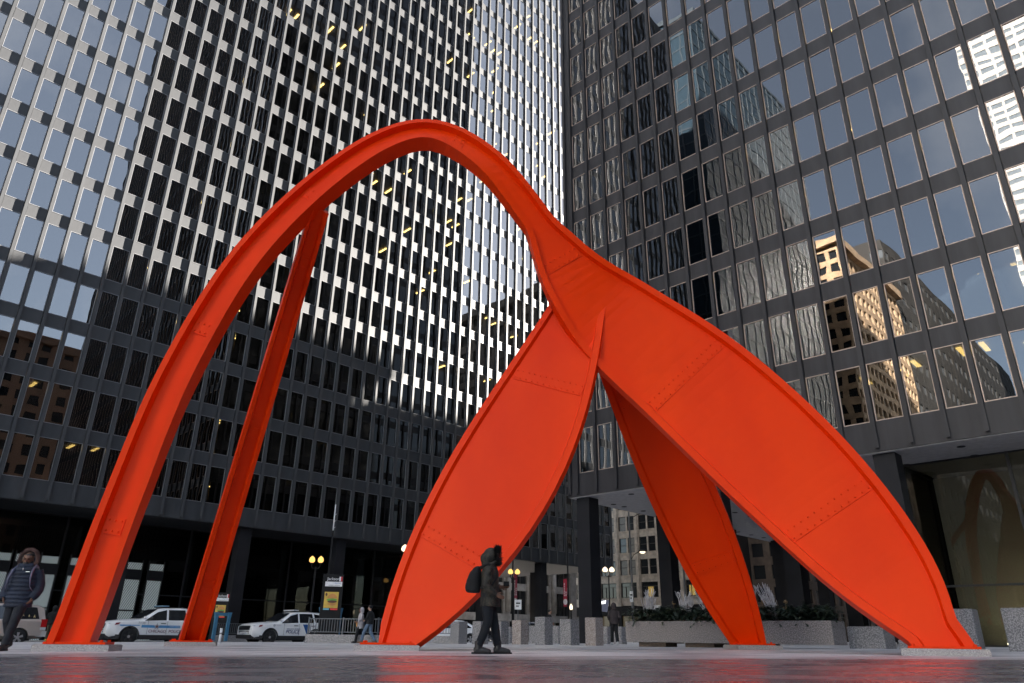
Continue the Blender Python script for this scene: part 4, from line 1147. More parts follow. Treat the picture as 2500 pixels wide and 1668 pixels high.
def vehicle(label, cat, loc, rz, st, paint, axles, R, W, zg, win, alloy=ALLOY, roof_x=(0, -2), name='parked_car', clad=True, group=None):
    """st: stations front to back (x, half width, shoulder z, roof half width, roof z, bottom z)"""
    t = thing(name, label, cat, loc, rz, group)
    def sec(s):
        x, w, zs, wr, zr, zb = s
        h = [(0, zb), (.82 * w, zb), (w * .985, zb + .14), (w, zs - .20), (w * .985, zs - .03), (w * .93, zs), (wr, zr - .05), (wr * .84, zr - .003), (wr * .4, zr + .012), (0, zr + .015)]
        return [(x, y, z) for y, z in h] + [(x, -y, z) for y, z in h[-2:0:-1]]
    b = M(); b.loft([sec(s) for s in st], True, True)
    o = b.build('body', paint, t, fix=True)
    cut = M()
    for ax in axles: cut.cyl_y(ax, R, -W - .2, W + .2, R + .055, 28)
    co = cut.build('cut', None, None, fix=True); co.matrix_world = Matrix.Identity(4)
    o.parent = None
    bm_ = baked(o, [('BOOLEAN', dict(operation='DIFFERENCE', solver='EXACT', object=co))])
    o.parent = t; o.matrix_parent_inverse = Matrix.Identity(4)
    bpy.data.objects.remove(co)
    for p_ in o.data.polygons: p_.use_smooth = True
    if len(o.data.materials) > 1: o.data.materials.pop(index=1)
    # split normals at sharp folds
    md = o.modifiers.new('edge_split', 'EDGE_SPLIT'); md.split_angle = radians(38)
    core = M(); core.box(axles[0] - .6, axles[0] + .6, -W * .55, W * .55, R * .6, R * 2.1); core.box(axles[1] - .6, axles[1] + .6, -W * .55, W * .55, R * .6, R * 2.1); core.build('chassis', BPLAS, t)['kind'] = 'stuff'
    # wheels
    ty = M(); rr = [(R * .62, -.10), (R * .93, -.115), (R, -.085), (R, .085), (R * .93, .115), (R * .62, .10)]
    ty.loft([[(r * cos(2 * pi * q / 28), y, r * sin(2 * pi * q / 28)) for q in range(28)] for r, y in rr], True, True)
    tym = ty.mesh('wheel', TYRE)
    rm = M(); rm.cyl_y(0, 0, .075, .09, R * .60, 24)
    for k in range(5):
        a = 2 * pi * k / 5 + .3; u = Vector((cos(a), 0, sin(a))); v = Vector((-sin(a), 0, cos(a)))
        rm.loft([[(u * r + v * wv).to_tuple() for (r, wv) in ((.05, -.03), (R * .6, -.055), (R * .6, .055), (.05, .03))]] * 1 + [[((u * r + v * wv) + Vector((0, .035, 0))).to_tuple() for (r, wv) in ((.05, -.03), (R * .6, -.055), (R * .6, .055), (.05, .03))]], True, False)
    rm2 = M(); rm2.cyl_y(0, 0, .10, .125, R * .17, 16)
    rim = M(); rim.cyl_y(0, 0, .06, .08, R * .61, 24)
    rimm = rim.mesh('rim_dish', BPLAS); spk = M(); spk.v, spk.f, spk.sm = rm.v[48:], [tuple(i - 48 for i in f_) for f_ in rm.f[26:]], rm.sm[26:]
    # shift the spokes out in front of the dish
    spk.v = [(v[0], v[1] + .085, v[2]) for v in spk.v]
    spm = spk.mesh('rim', alloy); hub = rm2.mesh('hub_cap', ALLOY)
    for ax in axles:
        for sy in (1, -1):
            w = inst('wheel', tym, t, (ax, sy * (W - .13), R), (0, 0, 0 if sy > 0 else pi))
            inst('rim_dish', rimm, w); inst('rim', spm, w); inst('hub_cap', hub, w)
    # side glass on both sides: polygons given as (x, fraction between shoulder and roof rail)
    def at(x, f, sy, off=.012):
        for a, c in zip(st, st[1:]):
            if a[0] >= x >= c[0]:
                k = (a[0] - x) / max(1e-6, a[0] - c[0]); s = [p + (q - p) * k for p, q in zip(a, c)]
                y0, z0, y1, z1 = s[1] * .93, s[2], s[3], s[4] - .05
                return Vector((x, sy * (y0 + (y1 - y0) * f + off), z0 + (z1 - z0) * f))
    for poly in win['side']:
        for sy in (1, -1):
            g = M(); pts = [at(x, f, sy) for x, f in poly]
            g.poly(pts); inner = [p - Vector((0, sy * .01, 0)) for p in pts]; g.poly(inner[::-1])
            for i in range(len(pts)):
                j = (i + 1) % len(pts); g.quad(pts[i], pts[j], inner[j], inner[i])
            g.build('side_window', win['m'], t, fix=True)
    for nm, (xa, za, wa), (xb, zb, wb) in win['ends']:
        d = Vector((zb - za, 0, xa - xb)).normalized()
        if (nm == 'windscreen') != (d.x > 0): d = -d
        q = [Vector((xa, -wa, za)), Vector((xa, wa, za)), Vector((xb, wb, zb)), Vector((xb, -wb, zb))]
        if nm != 'windscreen' or True:
            g = M(); A = [p + d * .03 for p in q]; B = [p + d * .018 for p in q]; g.loft([B, A], True, False); g.build(nm, win['m'], t, fix=True)
    return t, at

DKG = pm('dark_car_glass', (0.012, 0.013, 0.015), 0.05, 0, 0, 1, spec=0.7)
SUV = [(2.50, .70, .80, .60, .86, .42), (2.46, .84, .93, .74, .99, .34), (2.30, .94, 1.00, .80, 1.06, .28), (1.85, .985, 1.06, .82, 1.13, .27), (1.40, 1.0, 1.09, .82, 1.165, .27),
       (0.95, 1.0, 1.11, .82, 1.185, .27), (0.55, 1.0, 1.12, .78, 1.41, .27), (0.12, 1.0, 1.13, .73, 1.68, .27), (-.25, 1.0, 1.135, .73, 1.74, .27), (-1.0, 1.0, 1.14, .73, 1.765, .27), (-1.75, 1.0, 1.15, .72, 1.745, .28),
       (-2.10, .985, 1.15, .70, 1.70, .30), (-2.33, .96, 1.14, .74, 1.36, .33), (-2.46, .92, 1.08, .80, 1.14, .36), (-2.50, .84, .92, .74, .98, .42)]
def suv(label, px, kind):
    inw = -12.75
    s = along(px, inw - .95) + 1.43
    P = Lp(s, inw); z = gz(P[0]) - 0.143
    win = dict(m=DKG, side=[[(0.78, .06), (0.16, .86), (-.28, .93), (-.28, .05)], [(-.38, .05), (-.38, .93), (-1.22, .93), (-1.32, .05)], [(-1.42, .07), (-1.34, .92), (-1.66, .88), (-2.0, .45), (-2.05, .10)]],
               ends=[('windscreen', (0.93, 1.215, .74), (0.17, 1.66, .62)), ('rear_window', (-2.40, 1.20, .66), (-2.15, 1.60, .58))])
    t, at = vehicle(label, 'police car', (P[0], P[1], z), AL + pi, SUV, WPAINT, (1.43, -1.43), .385, 1.0, .27, win, BLKWH, name='police_car', group='police cars parked along the kerb')
    def bx(name, m, *a):
        k = M()
        for q in a: k.box(*q)
        return k.build(name, m, t)
    # black cladding
    k = M(); k.box(-1.0, 1.0, .93, 1.012, .26, .47); k.box(-1.0, 1.0, -1.012, -.93, .26, .47); k.build('sill_trim', BPLAS, t)['kind'] = 'stuff'
    k = M(); k.loft([[(2.53, y, .30), (2.54, y, .50)][::1] + [(2.2, y * 1.02, .50), (2.2, y * 1.02, .28)] for y in (-.80, .80)], True, False); k.build('front_bumper', BPLAS, t, fix=True)
    for sy in (1, -1):
        k = M(); k.loft([[(2.50, sy * .79, .30), (2.50, sy * .79, .50), (2.50, sy * .70, .50), (2.50, sy * .70, .30)], [(1.9, sy * 1.01, .27), (1.9, sy * 1.01, .47), (1.9, sy * .9, .47), (1.9, sy * .9, .27)]], True, False); k.build('bumper_corner', BPLAS, t, fix=True)
        # arch lips
        for ax in (1.43, -1.43):
            k = M(); n = 16; Ro, Ri = .485, .435
            pts = [(a_, Ro) for a_ in [radians(-8 + 196 * q / n) for q in range(n + 1)]]
            ro = [[(ax + Ri * cos(a_), sy * .96, .385 + Ri * sin(a_)), (ax + Ri * cos(a_), sy * 1.014, .385 + Ri * sin(a_)), (ax + Ro * cos(a_), sy * 1.010, .385 + Ro * sin(a_)), (ax + Ro * cos(a_), sy * .96, .385 + Ro * sin(a_))] for a_, _ in pts]
            k.loft(ro, True, False); k.build('wheel_arch', BPLAS if kind == 'city' else BPLAS, t, fix=True)
        # headlight
        k = M(); k.loft([[(2.475, sy * .60, .83), (2.505, sy * .60, .95), (2.46, sy * .60, .955), (2.44, sy * .60, .83)], [(2.38, sy * .86, .86), (2.38, sy * .88, .985), (2.28, sy * .86, .99), (2.28, sy * .84, .86)], [(2.02, sy * .985, .93), (2.0, sy * .98, 1.01), (1.95, sy * .95, 1.01), (1.97, sy * .95, .93)]], True, False); k.build('headlight', LAMPG, t, fix=True)
        k = M(); k.loft([[(2.17, sy * .955, .89), (2.12, sy * .965, 1.0), (2.1, sy * .93, 1.0), (2.15, sy * .93, .89)], [(2.0, sy * .995, .93), (1.93, sy * .995, 1.02), (1.9, sy * .95, 1.02), (1.98, sy * .95, .93)]], True, False); k.build('side_marker', pm('amber_marker', (.25, .04, .05), .2), t, fix=True)
        k = M(); k.loft([[(2.515, sy * .50, .56), (2.515, sy * .50, .70), (2.47, sy * .5, .7), (2.47, sy * .5, .56)], [(2.44, sy * .80, .55), (2.42, sy * .84, .72), (2.35, sy * .82, .72), (2.36, sy * .8, .55)]], True, False); k.build('fog_recess', BPLAS, t, fix=True)
        k = M(); k.loft([[(2.525, sy * .56, .61), (2.525, sy * .56, .65), (2.48, sy * .56, .65), (2.48, sy * .56, .61)], [(2.46, sy * .78, .61), (2.45, sy * .79, .66), (2.4, sy * .78, .66), (2.4, sy * .78, .61)]], True, False); k.build('fog_light', WPAINT, t, fix=True)
        # mirror
        k = M(); k.tube([(.62, sy * .94, 1.16), (.60, sy * 1.06, 1.2)], .03, 6); k.ball((.57, sy * 1.13, 1.24), .1, 10, 6, (.7, 1.0, .9)); k.build('wing_mirror', BPLAS, t)
        for hx in (-.12, -1.22):
            k = M(); k.box(hx - .12, hx + .12, sy * 1.0 - .035, sy * 1.0 + .035, .99, 1.025); k.build('door_handle', BPLAS, t)
        k = M(); k.box(-2.44, -2.2, sy * .93 - .03, sy * .93 + .03, .95, 1.25); k.build('tail_lamp', RLAMP, t)
        for dx in (.62, -.33, -1.38):
            k = M(); k.box(dx - .006, dx + .006, sy * .985 - .018, sy * .985 + .018, .5, 1.12); k.build('door_seam', pm('seam_grey', (.2, .2, .2), .6), t)
    k = M(); k.loft([[(2.515, y, .74), (2.545 if abs(y) < .4 else 2.525, y, .86), (2.50 if abs(y) < .4 else 2.49, y, .97), (2.40, y, .97), (2.40, y, .74)] for y in (-.62, -.35, 0, .35, .62)], True, False); k.build('grille', pm('grille_black', (.012, .012, .014), .35), t, fix=True)
    bx('lower_grille', BPLAS, (2.44, 2.535, -.55, .55, .655, .70))
    bx('number_plate', pm('plate_white', (.55, .57, .6), .4), (2.54, 2.555, -.17 + .12, .17 + .12, .50, .66))
    text('plate_number', 'M 184', .10, pm('plate_print', (.1, .1, .2), .5), t, (2.557, -.03, .545), (pi / 2, 0, pi / 2))
    bx('spoiler', WPAINT, (-2.30, -2.02, -.66, .66, 1.70, 1.755))
    # light bar
    k = M(); k.box(-.42, -.10, -.58, .58, 1.815, 1.875); k.build('light_bar', pm('light_bar_lens', (.18, .30, .40) if kind == 'city' else (.6, .6, .62), .15, .2), t)
    k = M(); k.box(-.40, -.12, -.5, .5, 1.772, 1.812); k.build('bar_mount', BPLAS, t)
    k = M(); k.ball((.80, 0.86, 1.27), .075, 10, 6, (.6, 1, 1)); k.tube([(.80, .86, 1.27), (.66, .84, 1.2)], .02, 6); k.build('spot_lamp', CHROME, t)
    k = M(); k.tube([(-1.25, .2, 1.78), (-1.25, .2, 1.84)], .05, 8); k.build('aerial', BPLAS, t)
    TX = lambda nm, s_, sz, m, x, zz, **kw: text(nm, s_, sz, m, t, (x, 1.006, zz), (pi / 2, 0, pi), .003, **kw)
    if kind == 'city':
        SB = pm('sky_blue_stripe', (.06, .25, .50), .35)
        k = M(); k.loft([[(1.95, 1.000, .80), (1.9, 1.0, .80), (1.5, 1.0, .93), (1.75, .998, .93)]] and [[(-1.0, .99, .80), (-1.0, 1.004, .80), (-1.0, 1.004, .92), (-1.0, .99, .92)], [(.92, .99, .80), (.92, 1.004, .80), (.92, 1.004, .92), (.92, .99, .92)]], True, False)
        k.build('blue_stripe', SB, t, fix=True)
        k = M(); k.loft([[(-1.93, .98, .80), (-1.93, 1.004, .80), (-1.93, 1.004, .92), (-1.93, .98, .92)], [(-2.05, .96, .80), (-2.05, 1.0, .80), (-2.05, 1.0, .92), (-2.05, .96, .92)]], True, False); k.build('blue_stripe', SB, t, fix=True)
        k = M(); k.loft([[(1.0, .99, .885), (1.0, 1.004, .885), (1.0, 1.004, .92), (1.0, .99, .92)], [(1.9, .96, .86), (1.9, .996, .86), (1.95, .992, .92), (1.95, .96, .92)]], True, False); k.build('blue_stripe', SB, t, fix=True)
        MR_ = pm('maroon_lettering', (.13, .015, .04), .5); GR = pm('grey_lettering', (.33, .34, .35), .5)
        TX('lettering', 'CHICAGO', .19, MR_, .56, .58, sx=1.0); TX('lettering', 'POLICE', .19, MR_, -.44, .58)
        TX('lettering', '7138', .17, GR, 1.10, .955); TX('lettering', 'WE SERVE AND PROTECT', .055, pm('white_print', (.7, .7, .72), .5), -.45, .845)
        k = M(); n = 5; pts = []
        for q in range(10):
            r = .17 if q % 2 == 0 else .07; a_ = pi / 2 + q * pi / 5; pts.append((.18 + r * cos(a_), r * sin(a_) + .86))
        k.loft([[(x_, 1.005, z_) for x_, z_ in pts], [(x_, 1.010, z_) for x_, z_ in pts]], True, False); k.build('star_emblem', pm('star_grey', (.35, .34, .36), .4), t, fix=True)
        k = M(); k.loft([[(.18 + .06 * cos(2 * pi * q / 12), y_, .86 + .06 * sin(2 * pi * q / 12)) for q in range(12)] for y_ in (1.011, 1.014)], True, False); k.build('star_centre', pm('star_brown', (.15, .07, .07), .4), t, fix=True)
    else:
        NB = pm('navy_lettering', (.015, .03, .16), .4)
        TX('lettering', 'POLICE', .255, NB, .50, .60, shear=.18, sx=1.02); TX('lettering', 'FEDERAL PROTECTIVE SERVICE', .062, NB, .46, .815)
        k = M(); k.loft([[(x_, .985, z_) for x_, z_ in ((-.55, 1.09), (-1.0, 1.09), (-1.0, .47), (-.90, .47))], [(x_, 1.005, z_) for x_, z_ in ((-.55, 1.09), (-1.0, 1.09), (-1.0, .47), (-.90, .47))]], True, False); k.build('blue_panel', pm('royal_blue_panel', (.01, .07, .24), .3), t, fix=True)
        k = M(); k.loft([[(1.24 + .07 * cos(2 * pi * q / 12), y_, 1.0 + .07 * sin(2 * pi * q / 12)) for q in range(12)] for y_ in (.99, 1.004)], True, False); k.build('round_emblem', pm('emblem_grey', (.4, .42, .45), .4), t, fix=True)
        text('lettering', 'Homeland', .07, pm('faint_grey', (.5, .5, .52), .5), t, (1.12, 1.003, .98), (pi / 2, 0, pi), .003)
        for ax in (1.43,): pass
    return t
suv('white and sky-blue police SUV numbered 7138, parked behind the left arch leg', 312, 'city')
suv('white police SUV with a navy POLICE word and blue panel, behind the blue subway frame', 657, 'federal')

# minivan at far left, seen from its side and tail
VAN = [(2.45, .70, .75, .6, .80, .40), (2.38, .88, .86, .74, .92, .3), (1.9, .97, .98, .80, 1.06, .26), (1.3, .99, 1.03, .80, 1.2, .26), (.5, .99, 1.05, .74, 1.66, .26), (0.1, .99, 1.05, .74, 1.74, .26), (-1.2, .99, 1.06, .74, 1.76, .26), (-2.1, .98, 1.06, .72, 1.72, .28), (-2.36, .95, 1.06, .70, 1.62, .3), (-2.5, .92, 1.0, .82, 1.1, .34), (-2.55, .86, .85, .76, .92, .4)]
BEIGE = pm('champagne_car_paint', (.52, .44, .39), .3, .3, .03, 1, coat=.4)
s = along(42, -13.7) - 1.5; P = Lp(s, -12.75)
win = dict(m=DKG, side=[[(.95, .08), (.45, .9), (-.2, .92), (-.2, .06)], [(-.3, .06), (-.3, .92), (-1.2, .92), (-1.2, .06)], [(-1.35, .06), (-1.35, .92), (-2.05, .9), (-2.2, .12)]], ends=[('windscreen', (1.25, 1.2, .7), (.52, 1.64, .62)), ('rear_window', (-2.475, 1.10, .72), (-2.39, 1.58, .6))])
t, at = vehicle('champagne minivan with striped blankets in its rear window, behind the man in a fur hood', 'minivan', (P[0], P[1], gz(P[0]) - .143), AL + pi, VAN, BEIGE, (1.5, -1.5), .345, .99, .26, win, ALLOY, name='minivan')
# the van faces away: turn it so its tail is to the right
for sy in (1, -1):
    k = M(); k.box(-2.53, -2.30, sy * .9 - .05, sy * .9 + .06, .78, 1.12); k.build('tail_lamp', RLAMP, t)
    k = M(); k.box(-2.53, -2.30, sy * .9 - .05, sy * .9 + .055, .66, .775); k.build('reversing_lamp', LAMPG, t)
    for hx in (0.0, -1.0):
        k = M(); k.box(hx - .1, hx + .1, sy * .99 - .03, sy * .99 + .03, .93, .96); k.build('door_handle', BEIGE, t)
k = M(); k.box(-2.6, -2.2, -.93, .93, .38, .62); k.build('rear_bumper', pm('silver_bumper', (.5, .48, .46), .4), t)
k = M()
for q in range(6): k.tube([(-1.4 - .11 * q, .86, 1.1), (-1.44 - .11 * q, .84, 1.22 + .06 * (q % 2)), (-1.5 - .11 * q, .86, 1.1)], .035, 6)
k.build('blanket', pm('striped_blanket', (.42, .30, .14), .9, 0, .6, 14), t)['kind'] = 'stuff'
k = M(); k.tube([(.4, .6, 1.79), (-1.9, .6, 1.79)], .025, 6); k.tube([(.4, -.6, 1.79), (-1.9, -.6, 1.79)], .025, 6); k.build('roof_rack', BPLAS, t)['kind'] = 'stuff'
k = M(); k.loft([[(-1.85 + .1 * cos(2 * pi * q / 14), y_, .93 + .1 * sin(2 * pi * q / 14)) for q in range(14)] for y_ in (.97, .992)], True, False); k.build('fuel_flap', BEIGE, t, fix=True)

SEDAN = [(2.35, .66, .62, .55, .66, .36), (2.28, .84, .72, .7, .78, .28), (1.8, .90, .84, .74, .9, .24), (.95, .91, .90, .76, .98, .24), (.2, .91, .93, .62, 1.36, .24), (-.3, .91, .94, .60, 1.42, .24), (-1.0, .91, .95, .60, 1.40, .24), (-1.75, .90, .96, .68, 1.08, .26), (-2.2, .86, .95, .74, 1.0, .3), (-2.34, .78, .78, .68, .82, .38)]
def sedan(label, px, d, rz, paint, group=None):
    x = gx(px, d)
    win = dict(m=DKG, side=[[(.75, .08), (.2, .85), (-.25, .92), (-.25, .06)], [(-.35, .06), (-.35, .92), (-.95, .88), (-1.45, .2), (-1.3, .06)]], ends=[('windscreen', (.92, 1.0, .66), (.22, 1.34, .54)), ('rear_window', (-1.72, 1.10, .62), (-1.02, 1.38, .52))])
    t, at = vehicle(label, 'car', (x, d, gz(x) - .143), rz, SEDAN, paint, (1.4, -1.35), .32, .91, .24, win, ALLOY, group=group)
    for sy in (1, -1):
        k = M(); k.box(2.1, 2.3, sy * .72 - .12, sy * .72 + .12, .62, .72); k.build('headlight', LAMPG, t)
        k = M(); k.ball((.55, sy * 1.0, .98), .08, 8, 5, (.7, 1, .8)); k.build('wing_mirror', paint, t)
        k = M(); k.box(-2.33, -2.1, sy * .68 - .14, sy * .68 + .14, .78, .9); k.build('tail_lamp', RLAMP, t)
    return t
sedan('white car behind the railing, between the broad red leg and the man in camouflage', 1085, 48, AL + pi - .35, WPAINT)
sedan('dark car with a pale roof line behind the tan bollard', 1275, 52, AL + pi - .5, pm('charcoal_car_paint', (.03, .032, .036), .25, 0, .02, 1, coat=.5))
sedan('silver car glimpsed behind the person in a dark coat', 1500, 82, .1, pm('silver_car_paint', (.4, .42, .45), .3, .5, .02, 1, coat=.4))

# ------------------------------------------------------------------ people
SKIN = pm('brown_skin', (.16, .075, .045), .5)
SKIN_L = pm('light_skin', (.42, .25, .18), .5)
HAIR = pm('black_hair', (.012, .010, .010), .6)
def camo():
    m = bpy.data.materials.new('dark_camouflage_cloth'); m.use_nodes = True
    nt = m.node_tree; b = nt.nodes['Principled BSDF']; b.inputs['Roughness'].default_value = .75
    tc = nt.nodes.new('ShaderNodeTexCoord'); n = nt.nodes.new('ShaderNodeTexNoise'); n.inputs['Scale'].default_value = 9; n.inputs['Detail'].default_value = 2.5; n.inputs['Distortion'].default_value = .6
    r = nt.nodes.new('ShaderNodeValToRGB'); r.color_ramp.interpolation = 'CONSTANT'
    r.color_ramp.elements[0].color = (.011, .010, .008, 1); r.color_ramp.elements[1].position = .47; r.color_ramp.elements[1].color = (.032, .027, .018, 1)
    for p_, c in ((.54, (.016, .015, .012, 1)), (.60, (.055, .042, .028, 1)), (.66, (.022, .018, .013, 1))):
        e = r.color_ramp.elements.new(p_); e.color = c
    nt.links.new(tc.outputs['Object'], n.inputs['Vector']); nt.links.new(n.outputs['Fac'], r.inputs[0]); nt.links.new(r.outputs[0], b.inputs['Base Color'])
    return m
CAMO = camo()
NAVY = pm('navy_padded_cloth', (.010, .017, .036), .75, 0, .3, 6, .4, 14)
BLKC = pm('black_cloth', (.007, .0075, .009), .9, 0, .3, 8, .3, 30)
DENIM = pm('blue_denim', (.10, .15, .22), .85, 0, .25, 12, .2, 60)
GREYC = pm('pale_grey_padded_cloth', (.40, .37, .38), .8, 0, .2, 7, .3, 14)
LEATH = pm('black_boot_leather', (.016, .014, .014), .5, 0, .3, 10)
FURM = pm('dark_fur', (.018, .016, .016), .9)
FURB = pm('brown_pink_fur', (.26, .17, .15), .9, 0, .4, 10)

def shell_of(name, parts, m, parent, vox, smooth=2):
    """fuse tubes and rings into one continuous skin"""
    me = M()
    for p in parts: p(me)
    o = me.build(name, m, None, fix=True)
    mods = [('REMESH', dict(mode='VOXEL', voxel_size=vox, use_smooth_shade=True))]
    if smooth: mods.append(('SMOOTH', dict(factor=.5, iterations=smooth)))
    baked(o, mods); o.parent = parent
    if not o.data.materials: o.data.materials.append(m)
    return o
T = lambda pts, r, n=12, ell=None: (lambda me: me.tube(pts, r, n, True, ell))
R_ = lambda spec, n=16: (lambda me: me.rings(spec, n))
B_ = lambda c, r, sc=(1, 1, 1): (lambda me: me.ball(c, r, 14, 10, sc))

def hand(w, d, palm, s=1.0):
    """parts for a relaxed hand at wrist w pointing along d; palm = palm normal"""
    w, d, n = Vector(w), Vector(d).normalized(), Vector(palm).normalized(); side = d.cross(n).normalized()
    ps = [T([w - d * .02, w + d * .03 * s, w + d * .085 * s], [.026 * s, .032 * s, .036 * s], 10, .55)]
    for k, L in enumerate((.065, .078, .072, .055)):
        o = w + d * .082 * s + side * (.027 - .018 * k) * s
        ps.append(T([o, o + (d * .55 + n * .12) * L * s, o + (d * .9 + n * .42) * L * s, o + (d * .95 + n * .8) * L * s], [.0095 * s, .009 * s, .008 * s, .006 * s], 8))
    o = w + d * .03 * s + side * .03 * s
    ps.append(T([o, o + (side * .5 + d * .6 + n * .2) * .05 * s, o + (side * .5 + d * 1.1 + n * .5) * .07 * s], [.012 * s, .0105 * s, .008 * s], 8))
    return ps

def head_parts(c, f, s=1.0):
    """skull, jaw, nose, brow, ears; f = facing (unit, horizontal)"""
    c, f = Vector(c), Vector(f).normalized(); sd = Vector((-f.y, f.x, 0)); up = Vector((0, 0, 1))
    P = lambda a, b, z: tuple(c + f * a * s + sd * b * s + up * z * s)
    ps = [B_(P(-.012, 0, .03), .093 * s, (1, 1, 1.12)), B_(P(.018, 0, -.045), .066 * s, (1, .95, 1.15)), B_(P(.03, 0, -.085), .04 * s, (1, 1, .8)),
          T([P(.085, 0, .012), P(.108, 0, -.03), P(.088, 0, -.042)], [.010 * s, .017 * s, .012 * s], 8),
          T([P(.076, -.045, .024), P(.088, 0, .028), P(.076, .045, .024)], .012 * s, 8),
          T([P(.075, -.022, -.068), P(.085, 0, -.068), P(.075, .022, -.068)], .009 * s, 8)]
    for b in (-.088, .088): ps.append(B_(P(-.005, b, -.01), .026 * s, (.7, .4, 1.1)))
    return ps, P
def eyes(P, parent, s=1.0):
    k = M()
    for b in (-.032, .032): k.ball(P(.078, b, .004), .0115 * s, 8, 6)
    k.build('eyes', pm('eye_dark', (.03, .02, .02), .2), parent)['kind'] = 'stuff'

def fur_ring(center, f, rad, n, ln, m, parent, name='fur_trim', depth=.05, tilt=.6, rz=1.15, arc=(0, 2 * pi)):
    c, f = Vector(center), Vector(f).normalized(); sd = Vector((-f.y, f.x, 0)).normalized(); up = f.cross(sd) * -1
    if up.z < 0: up = -up
    me = M(); rnd = random.Random(n)
    for q in range(n):
        a = rnd.uniform(*arc); o = c + (sd * sin(a) + up * cos(a) * rz) * rad + f * rnd.uniform(-depth, depth)
        out = (sd * sin(a) + up * cos(a)) * rnd.uniform(.3, 1.0) + f * rnd.uniform(-.2, tilt) + Vector((rnd.gauss(0, .25), rnd.gauss(0, .25), rnd.gauss(0, .25)))
        t = o + out.normalized() * ln * rnd.uniform(.6, 1.2)
        w = out.orthogonal().normalized() * .006; w2 = out.cross(w).normalized() * .006
        me.poly([o - w, o + w, t]); me.poly([o - w2, o + w2, t])
    o = me.build(name, m, parent); o['kind'] = 'stuff'
    return o

def boot(me, ax, ay, dirx, diry, L=.27, h=.2, az=0.0, pitch=0.0):
    d = Vector((dirx, diry, 0)).normalized()
    a = Vector((ax, ay, az))
    up = Vector((0, 0, 1))
    dd = (d + up * pitch).normalized()
    heel = a - dd * .07
    me.tube([a + up * h, a + up * .13, a + up * .07], [.062, .060, .062], 12)
    me.tube([heel + up * .05, a + up * .055, a + dd * .09 + up * .052, a + dd * (L - .09) + up * .036, a + dd * (L - .055) + up * .03], [.045, .055, .054, .046, .026], 12)
def sole(me, ax, ay, dirx, diry, L=.27, az=0.0, pitch=0.0):
    d = Vector((dirx, diry, 0)).normalized(); s = Vector((-d.y, d.x, 0)); a = Vector((ax, ay, az)); dd = (d + Vector((0, 0, pitch))).normalized(); u = Vector((0, 0, 1))
    out = [(-.105, -.03), (-.11, .0), (-.105, .03), (-.02, .042), (.08, .052), (.15, .048), (L - .05, .03), (L - .03, 0), (L - .05, -.03), (.15, -.048), (.08, -.052), (-.02, -.042)]
    me.loft([[a + dd * x + s * y for x, y in out], [a + dd * x + s * y + u * .028 for x, y in out]], True, False)

# --- man in camouflage walking to the right, seen from his right side (local +x is his front)
mx, my = gx(1190, 13.0), 13.0
man = thing('person', 'man in a dark camouflage parka and fur hood with a black backpack, walking right', 'person', (mx, my, gz(mx)), 0.0)
f = (cos(-.15), sin(-.15), 0)
hp, HP = head_parts((.075, 0, 1.545), f)
fl, bl = (.17, .10), (-.15, -.10)             # front (far) foot, back (near) foot
shell_of('body', hp + [T([(.03, 0, 1.32), (.05, 0, 1.44), (.065, 0, 1.5)], [.06, .055, .055]),
    R_([(.0, 0, .86, .11, .16), (.0, 0, 1.0, .11, .155), (.0, 0, 1.2, .115, .17), (.01, 0, 1.33, .11, .17), (.02, 0, 1.40, .07, .10)]),
    T([(-.01, -.09, .9), (-.02, -.10, .5), (-.12, -.10, .12)], [.085, .055, .045]), T([(.01, .09, .9), (.10, .10, .5), (.15, .10, .12)], [.085, .055, .045]),
    T([(.01, -.18, 1.34), (-.04, -.24, 1.08), (.12, -.22, .93)], [.05, .045, .035]), T([(.02, .18, 1.34), (.0, .24, 1.1), (.21, .15, 1.06)], [.05, .045, .035])]
    + hand((.12, -.22, .93), (1, .1, -.5), (.2, 1, 0)) + hand((.21, .15, 1.06), (1, -.4, .1), (0, -1, .3)), SKIN, man, .008)
eyes(HP, man)
shell_of('trousers', [T([(-.005, -.085, .95), (-.01, -.095, .70), (0.0, -.10, .50), (-.07, -.10, .30), (-.145, -.10, .13)], [.11, .098, .078, .072, .066]),
    T([(.005, .085, .95), (.05, .095, .70), (.10, .10, .50), (.135, .10, .30), (.165, .10, .13)], [.11, .098, .078, .072, .066])], pm('black_jeans', (.007, .009, .013), .95, 0, .3, 9, .3, 25), man, .011)
k = M(); boot(k, bl[0], bl[1], 1, -.1); o = k.build('boot', LEATH, None); baked(o, [('REMESH', dict(mode='VOXEL', voxel_size=.008, use_smooth_shade=True))]); o.parent = man; o.data.materials.clear(); o.data.materials.append(LEATH)
k = M(); sole(k, bl[0], bl[1], 1, -.1); k.build('sole', BLACK, o)
k = M(); boot(k, fl[0], fl[1], 1, 0); o = k.build('boot', LEATH, None); baked(o, [('REMESH', dict(mode='VOXEL', voxel_size=.008, use_smooth_shade=True))]); o.parent = man; o.data.materials.clear(); o.data.materials.append(LEATH)
k = M(); sole(k, fl[0], fl[1], 1, 0); k.build('sole', BLACK, o)
